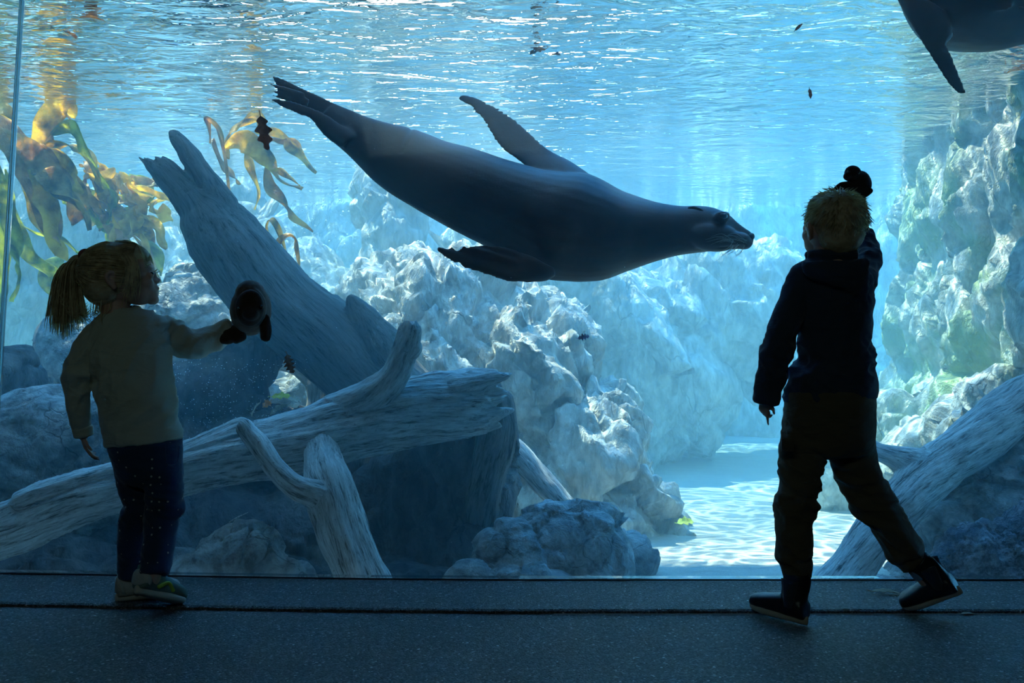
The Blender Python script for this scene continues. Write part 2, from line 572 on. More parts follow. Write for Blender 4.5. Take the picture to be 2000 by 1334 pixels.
# unseen eaves, raised and outlined to shade the near water and let skylight in
def slab():
    g = Geo()
    lo = [(-7.0, 3.18), (1.6, 3.18), (1.6, 6.85), (-7.0, 7.2)]
    g.add([(x, y, 7.0) for x, y in lo] + [(x, y, 7.25) for x, y in lo], [(0, 1, 2, 3), (4, 7, 6, 5), (0, 4, 5, 1), (1, 5, 6, 2), (2, 6, 7, 3), (3, 7, 4, 0)])
    return g.fix()
# thin pale metal edge in the groove, on the right half only
gm = Geo(); gm.tube([(0.12, 2.8455, 0.001), (1.6, 2.8455, 0.001), (3.15, 2.8455, 0.001)], 0.0012, seg=6)
struct('trim_4', gm.fix(), plain('metal_edge', (0.5, 0.55, 0.55), 0.35, 0.6))
tag(link('shade_eaves', slab(), M['concrete'], None, False), kind='structure')
struct('wall_front', boxmesh(-8, 8, 3.18, 3.38, 2.1, 7.25), M['concrete'])
struct('wall_front', boxmesh(3.2, 8, 3.18, 3.38, -0.4, 2.1), M['concrete'])
struct('wall_front', boxmesh(-8, -3.2, 3.18, 3.38, -0.4, 2.1), M['concrete'])

# rubber kerb strip along the foot of the window, its front edge a little ragged
def kerb():
    xs = np.linspace(-3.19, 3.19, 900)
    e = 2.852 + np.array([bend(x) for x in xs]) * 1.0
    e = e + 0.0035 * perlin(np.column_stack([xs * 60, xs * 0, xs * 0])) + 0.002 * perlin(np.column_stack([xs * 170, xs * 0 + 3, xs * 0]))
    back = 3.192 + np.array([bend(x) for x in xs])
    h = 0.012 + 0.0015 * perlin(np.column_stack([xs * 40, xs * 0 + 9, xs * 0]))
    rows = [np.column_stack([xs, e, 0 * xs + 0.0004]), np.column_stack([xs, e - .001, h * 0.6]), np.column_stack([xs, e + 0.006, h]),
            np.column_stack([xs, back, 0 * xs + 0.012]), np.column_stack([xs, back, 0 * xs + 0.0004])]
    R = np.array(rows).transpose(1, 0, 2)
    return Geo().rings(R).fix()
struct('trim_1', kerb(), M['floor'])
# thin dark seal where the pane meets the strip
def seal():
    xs = np.linspace(-3.19, 3.19, 60)
    y = 3.196 + np.array([bend(x) for x in xs])
    R = np.array([np.column_stack([xs, y + a, 0 * xs + b]) for a, b in ((-0.004, .0125), (-0.004, .016), (0.006, .016), (0.006, .0125))]).transpose(1, 0, 2)
    return Geo().rings(R).fix()
struct('trim_2', seal(), M['dark_wall'])

def pane(x0b, x0t, x1b, x1t, z1=2.1):
    g = Geo(); n = 24
    R = []
    for k in range(n):
        u = k / (n - 1)
        xb = x0b + (x1b - x0b) * u; xt = x0t + (x1t - x0t) * u
        yb = 3.21 + bend(xb); yt = 3.21 + bend(xt)
        R.append([(xb, yb, 0.017), (xt, yt, z1), (xt, yt + 0.03, z1), (xb, yb + 0.03, 0.017)])
    return g.rings(np.array(R)).fix()
struct('window_1', pane(-1.745, -1.615, 3.19, 3.19), M['glass'])
struct('window_2', pane(-3.19, -3.19, -1.751, -1.621), M['glass'])
t = NT('joint'); pr = t.principled((0.55, 0.8, 0.9), 0.25, 0.6, None, Transmission_Weight=0.75, IOR=1.2)
gj = Geo(); gj.tube([(-1.748, 3.222 + bend(-1.748), 0.02), (-1.618, 3.222 + bend(-1.618), 2.09)], 0.006, 0.012, seg=8, sub=1)
struct('trim_3', gj.fix(), t.m, True)

# ================================================================ the tank
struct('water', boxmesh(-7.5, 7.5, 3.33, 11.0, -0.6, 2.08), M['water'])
def sand_bed():
    nx, ny = 260, 150
    xs = np.linspace(-7.5, 7.5, nx); ys = 3.34 + (11.0 - 3.34) * np.linspace(0, 1, ny) ** 1.4
    X, Y = np.meshgrid(xs, ys)
    p = np.column_stack([X.ravel(), Y.ravel(), 0 * X.ravel()])
    z = -0.012 + 0.03 * fbm(p * (1.2, 1.8, 1), 3) + 0.008 * perlin(p * (4, 11, 1)) * np.clip((p[:, 1] - 3.4), 0, 1)
    z += 0.04 * np.clip(p[:, 1] - 7.0, 0, 3) ** 1.3 - 0.21
    p[:, 2] = z
    f = [(j * nx + i, j * nx + i + 1, (j + 1) * nx + i + 1, (j + 1) * nx + i) for j in range(ny - 1) for i in range(nx - 1)]
    return Geo().add(p, f).mesh()
tag(link('sand_bed', sand_bed(), M['sand']), kind='structure')
# ================================================================ rocks
def rockmesh(blobs, voxel=0.03, amp=0.09, cell=2.2, seed=0, crack=0.6, strata=(1, 1, 1), rotv=(0.3, 0.55, 0.2), fine=0.3):
    g = Geo()
    for b in blobs:
        c, r = b[0], b[1]
        g.ball(c, r, b[2] if len(b) > 2 else None, 24, 14)
    me = remesh(g, voxel, 4)
    v = getv(me); n = getn(me)
    Rm = np.array(Euler(rotv).to_matrix())
    q = (v + seed * 3.7 + 0.10 * np.column_stack([fbm(v * 3 + 5, 2), fbm(v * 3 + 15, 2), fbm(v * 3 + 25, 2)])) @ Rm * strata
    f1, f2, vec, h = worley(q * cell)
    gr = _grad[(h * 7 + 3) & 4095]
    chis = (vec * gr).sum(1)
    f1b, f2b, vecb, hb = worley(q * cell * 2.7 + 9)
    chisb = (vecb * _grad[(hb * 5 + 1) & 4095]).sum(1)
    edge = np.clip((f2 - f1) / 0.12, 0, 1)
    disp = amp * (0.9 * chis + 0.35 * chisb + 0.7 * fbm(q * 1.3, 4) + fine * fbm(q * 6, 4, True) * 0.5 - crack * 0.4 * (1 - edge))
    setv(me, v + n * disp[:, None])
    return me

def rock(name, blobs, mat, label, cat='rock', group=None, **k):
    o = link(name, rockmesh(blobs, **k), mat)
    return tag(o, label, cat, group)

def B(px, py, d, rx, ry, rz=None, rot=None):
    """ellipsoid at a pixel and distance, radii in pixels (x, z) and metres (y)"""
    s = d / F
    return (P(px, py, d), (rx * s, rz, ry * s)) + ((rot,) if rot is not None else ())

# back of the tank
struct('wall_back_rock', rockmesh(
    [((x, 10.1 + 0.2 * math.sin(x * 1.3), 0.6), (1.5, 0.9, 1.9)) for x in np.arange(-7, 7.6, 1.4)],
    voxel=0.07, amp=0.22, cell=1.1, strata=(1, 1, 0.4), seed=3), M['rock_pale'], True)
struct('wall_left_rock', rockmesh(
    [((-6.0, y, 1.0), (1.0, 1.2, 2.2)) for y in np.arange(3.8, 9.5, 1.2)],
    voxel=0.08, amp=0.2, cell=1.1, seed=8), M['rock_wall'], True)

rock('rock_outcrop', [B(870, 760, 6.0, 190, 270, 0.75), B(1000, 800, 5.9, 150, 230, 0.75, (0, 0.3, 0)), B(1110, 930, 5.7, 120, 190, 0.7, (0, 0.45, 0)),
                      B(770, 680, 6.3, 120, 170, 0.6), B(1190, 1010, 5.5, 90, 120, 0.5, (0, .5, 0)), B(900, 1000, 5.7, 250, 170, 0.6), B(940, 600, 6.3, 90, 110, 0.5), B(1265, 1070, 5.4, 60, 60, 0.4)],
     M['rock_pale'], 'tall pale sunlit rock mass rising from the sand below the swimming sea lion', voxel=0.024, amp=0.15, cell=2.8, seed=1, fine=0.8, strata=(1.5, 1, 0.55), rotv=(0.2, -0.5, 0.1))
rock('rock_ridge', [B(1180, 700, 8.0, 260, 190, 0.7, (0, 0.5, 0)), B(1000, 560, 8.2, 200, 160, 0.8), B(1420, 620, 8.3, 170, 150, 0.5, (0, .6, 0)), B(1150, 860, 7.6, 130, 130, 0.5)],
     M['rock_pale'], 'hazy blue rock ridge far behind the tall pale rock, streaked with light', 'rock', voxel=0.05, amp=0.22, cell=1.8, seed=5, strata=(1.6, 1, 0.5), rotv=(0.2, -0.6, 0.1))
rock('rock_pillar', [B(775, 500, 7.4, 55, 160, 0.35), B(800, 640, 7.4, 90, 110, 0.4), B(740, 380, 7.6, 45, 60, 0.3)],
     M['rock_pale'], 'narrow hazy rock column reaching up towards the belly of the sea lion', voxel=0.04, amp=0.14, cell=2.2, seed=6)
rock('rock_hump', [B(600, 640, 7.6, 90, 160, 0.5), B(690, 620, 7.4, 70, 90, 0.4), B(480, 560, 7.8, 120, 170, .5)],
     M['rock_pale'], 'hazy rounded rocks far behind the diagonal dark log', voxel=0.05, amp=0.16, cell=2.0, seed=7)
rock('rock_bank', [B(300, 640, 7.6, 260, 200, 0.5), B(60, 600, 7.6, 220, 260, 0.5), B(420, 470, 8.2, 130, 120, .4)],
     M['rock_pale'], 'pale streaked rock bank behind the kelp on the left', voxel=0.05, amp=0.2, cell=1.8, seed=9, strata=(1.4, 1, 0.5))
# the right hand cliff, running away from the window
cl = []
for d, px0 in ((4.55, 2170), (5.1, 2080), (5.7, 1975), (6.3, 1905), (6.9, 1860), (7.5, 1840)):
    x = P(px0, 0, d)[0]
    for z, dx in ((0.15, -0.10), (0.9, 0.0), (1.6, 0.06), (2.2, 0.12)):
        cl.append(((x + 0.15 + dx, d, z), (0.52, 0.55, 0.62)))
cl += [B(1850, 960, 5.2, 140, 150, 0.5), B(1700, 900, 6.2, 140, 130, 0.5), B(1620, 920, 6.2, 90, 110, 0.4), B(1960, 900, 4.9, 140, 170, .4)]
rock('rock_cliff', cl, M['rock_wall'], 'high sunlit rock cliff with light ripples and moss filling the right side', 'rock', voxel=0.032, amp=0.13, cell=2.8, seed=12, strata=(1, 1.2, 0.6), rotv=(0.1, 0.2, 0.1))

# lower left boulders
rock('boulder', [B(390, 600, 5.75, 70, 70, 0.25), B(420, 660, 5.65, 90, 90, 0.3), B(340, 660, 5.6, 80, 110, 0.3), B(370, 560, 5.85, 50, 45, .2)],
     M['rock_grey'], 'knobbly grey boulder with a sunlit top between the ponytailed child and the log', 'rock', voxel=0.014, amp=0.06, cell=5, seed=14)
rock('boulder', [B(585, 800, 5.9, 120, 75, 0.3), B(520, 770, 5.9, 60, 60, .25)],
     M['rock_pale'], 'low pale sunlit rock seen through the arch of the bent log', 'rock', voxel=0.016, amp=0.05, cell=4, seed=31)
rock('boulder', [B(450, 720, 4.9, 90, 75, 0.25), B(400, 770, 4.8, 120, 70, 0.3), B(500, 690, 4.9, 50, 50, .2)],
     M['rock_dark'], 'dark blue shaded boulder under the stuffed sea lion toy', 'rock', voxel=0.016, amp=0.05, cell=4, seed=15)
rock('boulder', [B(150, 690, 5.2, 75, 80, 0.25), B(180, 720, 5.1, 80, 80, 0.25)],
     M['rock_grey'], 'brown boulder with a yellow sunlit rim behind the ponytail', 'rock', voxel=0.016, amp=0.05, cell=4, seed=16)
rock('boulder', [B(30, 740, 4.6, 55, 62, 0.2), B(45, 700, 4.6, 28, 25, 0.1)],
     M['rock_dark'], 'dark lumpy boulder at the left edge above the split boulder', 'rock', voxel=0.014, amp=0.035, cell=5, seed=17)
rock('boulder', [B(80, 880, 4.3, 170, 120, 0.3), B(200, 860, 4.3, 130, 100, 0.25), B(-30, 900, 4.3, 120, 120, 0.3), B(120, 1000, 4.4, 220, 100, .3)],
     M['rock_grey'], 'broad cracked boulder left of the ponytailed child, above the long log', 'rock', voxel=0.016, amp=0.05, cell=3, seed=18)
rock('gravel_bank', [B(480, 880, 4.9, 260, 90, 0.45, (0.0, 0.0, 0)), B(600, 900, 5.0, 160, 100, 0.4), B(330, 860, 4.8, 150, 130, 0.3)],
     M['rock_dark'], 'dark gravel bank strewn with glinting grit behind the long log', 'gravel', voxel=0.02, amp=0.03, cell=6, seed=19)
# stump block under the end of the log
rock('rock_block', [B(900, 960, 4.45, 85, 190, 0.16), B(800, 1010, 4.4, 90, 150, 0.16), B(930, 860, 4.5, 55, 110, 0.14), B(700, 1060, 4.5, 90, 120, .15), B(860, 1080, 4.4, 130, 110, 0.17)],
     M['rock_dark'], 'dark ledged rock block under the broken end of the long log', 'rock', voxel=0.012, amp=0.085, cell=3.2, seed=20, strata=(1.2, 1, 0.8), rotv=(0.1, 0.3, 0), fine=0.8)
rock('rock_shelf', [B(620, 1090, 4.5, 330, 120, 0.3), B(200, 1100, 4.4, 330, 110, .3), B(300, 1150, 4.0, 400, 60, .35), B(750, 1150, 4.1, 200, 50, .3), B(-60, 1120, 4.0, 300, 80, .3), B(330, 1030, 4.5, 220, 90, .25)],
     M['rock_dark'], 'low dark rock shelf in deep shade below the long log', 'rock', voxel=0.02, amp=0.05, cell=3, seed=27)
rock('boulder', [B(1090, 1070, 4.05, 130, 85, 0.22), B(1010, 1090, 4.0, 90, 80, 0.2), B(1160, 1090, 4.0, 75, 90, 0.2), B(1000, 1140, 3.85, 120, 45, .15)],
     M['rock_grey'], 'wide flat-topped blue boulder on the sand at centre foot of window', 'rock', voxel=0.011, amp=0.05, cell=3.6, seed=21)
rock('boulder', [B(1235, 1085, 4.3, 48, 58, 0.14)],
     M['rock_grey'], 'small smooth boulder tucked behind the wide blue boulder', 'rock', voxel=0.012, amp=0.03, cell=4, seed=22)
rock('boulder', [B(470, 1110, 3.75, 95, 90, 0.14, (0, 0.1, 0)), B(400, 1140, 3.7, 110, 60, 0.12), B(545, 1140, 3.75, 70, 60, .12)],
     M['rock_grey'], 'pointed blue-veined boulder right of the ponytailed child\'s legs', 'rock', voxel=0.011, amp=0.045, cell=4.5, seed=23)
rock('boulder', [B(1930, 1000, 4.2, 110, 110, 0.25), B(1840, 1050, 4.15, 80, 90, 0.2), B(2050, 950, 4.2, 120, 150, .25)],
     M['rock_grey'], 'smooth blue boulder under the right log', 'rock', voxel=0.014, amp=0.045, cell=3.5, seed=24)
rock('boulder', [B(1930, 1110, 3.75, 100, 80, 0.16), B(2030, 1080, 3.75, 80, 80, 0.15), B(1850, 1150, 3.7, 70, 45, .12)],
     M['rock_rough'], 'pitted coarse boulder in the lower right corner of the tank', 'rock', voxel=0.009, amp=0.035, cell=9, seed=25, fine=1.2)
rock('boulder', [B(1790, 1130, 4.3, 60, 50, 0.15), B(1730, 1150, 4.2, 40, 25, .1)],
     M['rock_grey'], 'low pale boulder behind the fork of the right log', 'rock', voxel=0.012, amp=0.03, cell=4, seed=26)

# ================================================================ driftwood
def wood(name, tubes, mat, label, cat='driftwood', voxel=0.011, groove=0.010, holes=None, freq=5.0, knots=0.02, group=None, twist=0.6, ends=()):
    g = Geo(); cen = []
    for st in tubes:
        g.ptube(st, seg=20, sub=5, caps=(0.35, 0.35))
        rows = cr(np.array([list(P(s[0], s[1], s[2])) + [s[3] * s[2] / F] for s in st]), 12)
        cen.append(rows)
    me = remesh(g, voxel, 4)
    v = getv(me); n = getn(me)
    best = np.full(len(v), 1e9); gr = np.zeros((len(v), 3)); L0 = 0
    for rows in cen:
        p = rows[:, :3]; r = rows[:, 3]
        T = np.gradient(p, axis=0); T /= np.linalg.norm(T, axis=1)[:, None]
        Bv = np.array([0, 1.0, 0]) - T[:, 1:2] * T; Bv /= np.linalg.norm(Bv, axis=1)[:, None]
        A = np.cross(T, Bv)
        s = np.concatenate([[0], np.cumsum(np.linalg.norm(np.diff(p, axis=0), axis=1))])
        for c0 in range(0, len(v), 20000):
            vv = v[c0:c0 + 20000]
            dd = np.linalg.norm(vv[:, None] - p[None], axis=2)
            k = dd.argmin(1); e = dd[np.arange(len(vv)), k] / r[k]
            off = vv - p[k]
            th = np.arctan2((off * Bv[k]).sum(1), (off * A[k]).sum(1)) + twist * s[k]
            sl = s[k] + (off * T[k]).sum(1)
            q = np.column_stack([np.cos(th) * r[k] * 6.5, np.sin(th) * r[k] * 6.5, sl * 0.9 + L0 * 0.1])
            b = e < best[c0:c0 + 20000]
            gr[c0:c0 + 20000][b] = q[b]
            best[c0:c0 + 20000][b] = e[b]
        L0 += 7
    vec_attr(me, 'grain', gr)
    d = groove * (fbm(gr * (freq / 3, freq / 3, 0.5), 3, True) * 1.3 + 0.6 * fbm(gr * freq, 3)) + knots * fbm(v * 4.5, 3)
    setv(me, v + n * d[:, None])
    v = getv(me)
    for (x0, y0, x1, y1, dd, rad, amp) in ends:      # splintered, uneven break
        p1 = P(x1, y1, dd); ax = unit(p1 - P(x0, y0, dd)); of = v - p1
        t_ = of @ ax; perp = of - t_[:, None] * ax
        k_ = np.clip((t_ + rad) / rad, 0, 1) * (np.linalg.norm(perp, axis=1) < rad * 1.5) * (np.abs(t_) < rad * 1.6)
        nn = fbm(perp * 0.9 / rad * 1.6 + x0, 3) + 0.5 * perlin(perp * 5 / rad + y0)
        hollow = -0.9 * np.exp(-(np.linalg.norm(perp, axis=1) / (rad * 0.55)) ** 2)
        v = v + ax * (k_ * amp * (nn + hollow))[:, None]
    setv(me, v)
    o = link(name, me, mat)
    return tag(o, label, cat, group)

wood('diagonal_log', [
    [(395, 415, 4.62, 36), (352, 366, 4.6, 27), (320, 332, 4.6, 23), (298, 313, 4.6, 16)],
    [(298, 322, 4.6, 13), (284, 309, 4.6, 8), (272, 303, 4.6, 5)],
    [(430, 405, 4.62, 34), (402, 350, 4.6, 22), (370, 302, 4.6, 20), (347, 272, 4.6, 16), (336, 260, 4.6, 8)],
    [(400, 415, 4.62, 52), (445, 475, 4.66, 72), (545, 590, 4.72, 76), (640, 665, 4.78, 78), (720, 735, 4.84, 80), (830, 810, 4.9, 66), (880, 850, 4.95, 50)],
    [(755, 690, 4.74, 42), (715, 630, 4.7, 26), (690, 592, 4.68, 15), (684, 580, 4.68, 9)],
    [(560, 530, 4.75, 22), (610, 572, 4.74, 18), (648, 600, 4.74, 6)],
    [(640, 600, 4.8, 30), (690, 640, 4.82, 18), (712, 655, 4.8, 6)]],
    M['wood_mid'], 'big dark log leaning diagonally with a forked upper tip', ends=[(395, 415, 298, 313, 4.6, .06, .05)])
wood('long_log', [
    [(-80, 1065, 3.62, 42), (30, 1030, 3.66, 46), (150, 975, 3.72, 48), (290, 935, 3.8, 44), (430, 895, 3.88, 48), (570, 865, 3.96, 56), (700, 830, 4.05, 62), (800, 805, 4.1, 64), (900, 790, 4.15, 62), (965, 782, 4.18, 52)],
    [(660, 812, 4.02, 36), (725, 775, 4.0, 34), (765, 735, 3.98, 26), (785, 690, 3.97, 21), (796, 655, 3.96, 17), (800, 640, 3.96, 13)],
    [(890, 760, 4.08, 26), (945, 742, 4.06, 15), (972, 733, 4.06, 7)], [(900, 815, 4.12, 30), (965, 806, 4.12, 22), (988, 800, 4.12, 10)],
    [(786, 700, 3.97, 16), (803, 686, 3.96, 10), (812, 676, 3.96, 5)],
    [(930, 745, 4.12, 18), (957, 736, 4.1, 12), (963, 728, 4.1, 6)],
    [(480, 850, 3.9, 30), (330, 905, 3.8, 24), (220, 925, 3.72, 18), (120, 955, 3.66, 20), (40, 985, 3.62, 18)]],
    M['wood'], 'long grooved pale log lying across the left half behind the ponytailed child', voxel=0.009, groove=0.015, ends=[(880, 800, 968, 782, 4.18, .15, .11), (796, 660, 800, 640, 3.96, .03, .03)])
wood('stump', [
    [(965, 780, 4.22, 32), (972, 840, 4.26, 34), (962, 900, 4.3, 34), (950, 960, 4.34, 34), (945, 1010, 4.36, 34)]],
    M['wood_dark'], 'dark upright stump under the broken end of the long log', voxel=0.009, groove=0.016)
wood('forked_branch', [
    [(474, 832, 3.62, 14), (500, 868, 3.6, 18), (535, 915, 3.58, 20), (575, 950, 3.58, 20), (625, 968, 3.6, 26), (660, 990, 3.62, 34)],
    [(622, 850, 3.98, 26), (634, 905, 3.82, 34), (648, 960, 3.66, 42), (668, 1030, 3.58, 46), (695, 1100, 3.54, 46), (722, 1165, 3.5, 48)]],
    M['wood'], 'forked pale branch standing in front of the long log at the window foot', voxel=0.008, groove=0.010)
wood('leaning_pole', [
    [(950, 835, 4.75, 22), (1010, 890, 4.7, 26), (1060, 945, 4.65, 24), (1115, 1000, 4.6, 16)]],
    M['wood'], 'straight grey pole sloping down behind the stump', voxel=0.012, groove=0.008)
wood('bent_log', [
    [(470, 650, 5.4, 40), (540, 672, 5.3, 46), (600, 690, 5.2, 50), (650, 730, 5.1, 54), (660, 790, 5.0, 58), (645, 850, 5.0, 60)]],
    M['wood_pale'], 'pale bent log arching under the diagonal log', groove=0.006)
wood('right_log', [
    [(2080, 745, 4.3, 52), (2000, 797, 4.2, 51), (1900, 866, 4.1, 49), (1820, 925, 4.02, 46), (1765, 975, 3.95, 44), (1712, 1045, 3.88, 43), (1660, 1110, 3.8, 42), (1620, 1165, 3.72, 42)],
    [(1835, 915, 4.02, 38), (1780, 905, 4.02, 28), (1730, 888, 4.04, 22), (1680, 868, 4.08, 22), (1640, 850, 4.1, 16)]],
    M['wood'], 'smooth blue forked log crossing the lower right corner behind the hooded child', groove=0.007, knots=0.03)
# ================================================================ sea lions
NAPE = P(1225, 385, 3.72); RUMP_LIGHT = P(850, 262, 3.75)
def mat_seal():
    t = NT('wet_fur'); p = t.coord('Object')
    n = t.noise(p, 3.5, 5); f = t.noise(p, 120, 3)
    m = t.n('Mapping', i_Vector=p); m.inputs['Scale'].default_value = (0.6, 1.5, 3)
    s = t.noise(m.outputs[0], 9, 4)
    col = t.ramp(n, [(0.35, (0.03, 0.018, 0.018)), (0.6, (0.075, 0.038, 0.034)), (0.75, (0.12, 0.07, 0.055))])
    col = t.mix(t.ramp(s, [(0.4, 0.0), (0.7, 0.45)]), col, (0.035, 0.028, 0.032))
    # paler tan fur on the nape; lit top edge painted over the rump
    for (c_, r_) in ((NAPE, 0.20), (RUMP_LIGHT, 0.34)):
        dv = t.n('VectorMath', operation='DISTANCE', i_0=t.n('NewGeometry').outputs['Position'], i_1=tuple(c_))
        k_ = t.ramp(t.math('ADD', dv.outputs['Value'], t.math('MULTIPLY', n, 0.12)), [(0.08, 0.75), (r_, 0.0)])
        col = t.mix(k_, col, (0.30, 0.19, 0.14))
    h = t.math('ADD', t.math('MULTIPLY', f, 0.4), s)
    t.principled(col, 0.5, 0.3, t.bump(h, 0.25, 0.006))
    return t.m
M['seal'] = mat_seal()
M['eye'] = plain('dark_eye', (0.01, 0.01, 0.012), 0.08, 0.8, bump=0)
M['whisker'] = plain('whisker', (0.25, 0.22, 0.18), 0.5)
M['flipper'] = plain('flipper_skin', (0.035, 0.033, 0.036), 0.5, 0.45, 40, 0.3, 0.3, 0.004)

def rel(st, base, rate=0.0):
    return st

def sea_lion():
    D = 4.0
    g = Geo()
    def dd(x): return D + 0.10 * (1060 - x) / 540.0 if x < 1060 else D - 0.08 * (x - 1060) / 410.0
    body = [(655, 203, 612, 240, .35), (690, 217, 640, 266, .45), (716, 228, 665, 290, .6), (760, 240, 690, 313, .75), (812, 254, 724, 348, .85), (870, 276, 765, 380, .95),
            (930, 293, 815, 411, 1.0), (990, 313, 872, 443, 1.05), (1050, 330, 930, 472, 1.08), (1100, 338, 990, 506, 1.08), (1142, 340, 1045, 541, 1.05), (1178, 354, 1110, 550, 1.0),
            (1215, 373, 1175, 547, .95), (1252, 386, 1225, 530, .88), (1290, 397, 1275, 513, .82), (1330, 402, 1322, 500, .80), (1365, 402, 1362, 494, .86), (1395, 406, 1392, 491, .86),
            (1421, 418, 1414, 489, .74), (1438, 433, 1433, 487, .66), (1455, 446, 1450, 487, .64), (1465, 453, 1462, 484, .62), (1472, 461, 1470, 478, .5)]
    g.loft([s + (dd((s[0] + s[2]) / 2),) for s in body], D, 1, seg=32)
    # muzzle pad, brow, cheek
    g.ball(P(1448, 470, 3.875), (0.042, 0.042, 0.030), (0, .45, 0)); g.ball(P(1410, 424, 3.862), (0.030, 0.020, 0.024)); g.ball(P(1392, 462, 3.89), (0.10, 0.052, 0.055), (0, .12, 0))
    # upper fore flipper: leading edge / serrated trailing edge
    up = [(1185, 372, 1040, 400, .75), (1150, 340, 1034, 362, .6), (1114, 315, 1030, 330, .42), (1085, 300, 1010, 312, .22), (1060, 282, 983, 293, .13), (1035, 258, 965, 272, .12), (1008, 234, 949, 246, .11), (1000, 229, 946, 240, .11),
          (978, 213, 935, 225, .11), (972, 210, 928, 222, .11), (955, 202, 922, 212, .12), (946, 197, 919, 207, .2), (930, 191, 908, 202, .28), (915, 187, 900, 197, .4), (904, 185, 895, 192, .7)]
    g.loft([s + (4.0 + 0.18 * (1185 - s[0]) / 250,) for s in up], D, 1, seg=16, sub=3)
    # lower fore flipper towards the window
    lo = [(1085, 540, 1082, 522, .9), (1066, 550, 1062, 512, .9), (1040, 552, 1040, 500, .6), (1012, 551, 1016, 492, .36), (985, 547, 988, 484, .22), (960, 539, 955, 478, .17), (940, 533, 935, 476, .15), (921, 528, 916, 481, .14),
          (912, 525, 908, 478, .14), (900, 520, 896, 484, .14), (888, 514, 884, 480, .15), (876, 508, 872, 484, .28), (866, 502, 862, 482, .4), (855, 493, 855, 483, .8)]
    g.loft([s + (3.80 - 0.06 * (1060 - s[0]) / 200,) for s in lo], D, 1, seg=16, sub=3)
    # hind flippers: two webbed blades with toe points
    h1 = [(720, 232, 680, 262, .5), (690, 217, 655, 244, .3), (655, 201, 632, 232, .2), (620, 181, 600, 218, .12), (590, 166, 568, 200, .1), (565, 153, 545, 186, .1), (548, 145, 532, 166, .12), (530, 139, 524, 150, .2), (519, 139, 519, 143, .5)]
    g.loft([s + (4.08,) for s in h1], D, 1, seg=14, sub=3)
    h2 = [(700, 262, 665, 290, .5), (670, 246, 630, 262, .3), (640, 225, 606, 233, .22), (615, 212, 588, 226, .16), (590, 203, 565, 216, .13), (570, 196, 545, 207, .12), (552, 194, 535, 200, .14), (536, 192, 524, 195, .3)]
    g.loft([s + (4.02,) for s in h2], D, 1, seg=14, sub=3)
    for a, b, w in (((600, 200), (528, 176), 6), ((600, 205), (530, 186), 5), ((590, 190), (526, 163), 7), ((640, 240), (628, 257), 5)):
        g.ptube([(a[0], a[1], 4.05, w * 1.5, .4), ((a[0] + b[0]) / 2, (a[1] + b[1]) / 2, 4.05, w, .5), (b[0], b[1], 4.05, 1.8, 1)], seg=10)
    me = remesh(g, 0.0062, 5)
    v = getv(me); n = getn(me)
    d = 0.004 * fbm(v * 5, 3)
    # skin creases near the hips, ear folds, mouth line
    px = 1000 + v[:, 0] / v[:, 1] * F; py = 667 - (v[:, 2] - CAMZ) / v[:, 1] * F
    t1 = (px - 800 - (py - 260) * -0.45)
    d -= 0.006 * np.exp(-(t1 / 4.0) ** 2) * (py < 300) * (px < 830) * (px > 760)
    mouth = py - (478 + 0.00 * px + 6 * np.cos((px - 1400) / 40.0))
    d -= 0.004 * np.exp(-(mouth / 2.0) ** 2) * (px > 1405) * (px < 1466)
    ridge = (px - 860) * 0.30 + 492 - py
    d += 0.003 * np.sin(ridge / 3.2) * (px < 1010) * (py > 476) * (py > 466 + (px - 860) * 0.1) * (v[:, 1] < 3.68)
    setv(me, v + n * d[:, None])
    o = link('sea_lion', me, M['seal'])
    tag(o, 'large brown sea lion swimming across the middle with its nose to the right', 'sea lion')
    loc = o['_loc']
    eye = Geo(); eye.ball(P(1413, 422.5, 3.853), (0.0165, 0.014, 0.0145)); link('eye', eye.fix(), M['eye'], o)
    eye = Geo(); eye.ball(P(1417, 421, 4.05), (0.016, 0.012, 0.0155)); link('eye', eye.fix(), M['eye'], o)
    lid = Geo()
    cx, cy = 1413, 422.5
    lid.tube([P(cx + 9.2 * math.cos(a), cy - 7.8 * math.sin(a), 3.845 + 0.014 * abs(math.cos(a)) ** 2) for a in np.linspace(0, 2 * math.pi, 17)], 0.0016, seg=6, sub=2, caps=(0, 0))
    link('eyelid', lid.fix(), M['flipper'], o)
    ear = Geo(); ear.tube([P(1345, 406, 3.862), P(1356, 405.5, 3.845), P(1367, 409, 3.84), P(1374, 412, 3.846)], [0.003, 0.0055, 0.0045, 0.001], seg=8); link('ear', ear.fix(), M['seal'], o)
    ns = Geo(); ns.ball(P(1468, 462, 3.868), (0.011, 0.016, 0.013)); link('nose', ns.fix(), M['flipper'], o)
    wh = Geo(); rr = random.Random(3)
    for k in range(22):
        a = rr.random(); x0 = 1430 + 30 * rr.random(); y0 = 462 + 14 * rr.random()
        if k < 12:   # drooping ones below the lip
            x1 = x0 - 10 - 22 * a; y1 = 488 + 14 * rr.random(); pts = [P(x0, y0 + 6, 3.85), P(x0 * .6 + x1 * .4 + 1, y0 * .4 + y1 * .6 + 4, 3.83), P(x1, y1 + 2, 3.82)]
        else:
            x1 = x0 - 35 - 30 * a; y1 = y0 - 10 + 12 * rr.random(); pts = [P(x0, y0, 3.825), P((x0 + x1) / 2, min(y0, y1) - 4, 3.80), P(x1, y1 + 2, 3.795)]
        wh.tube(pts, [0.0008, 0.0006, 0.0003], seg=4, sub=4, caps=(0, 0))
    link('whiskers', wh.fix(), M['whisker'], o)
DOFF[0] = -0.22
sea_lion()
DOFF[0] = 0.0

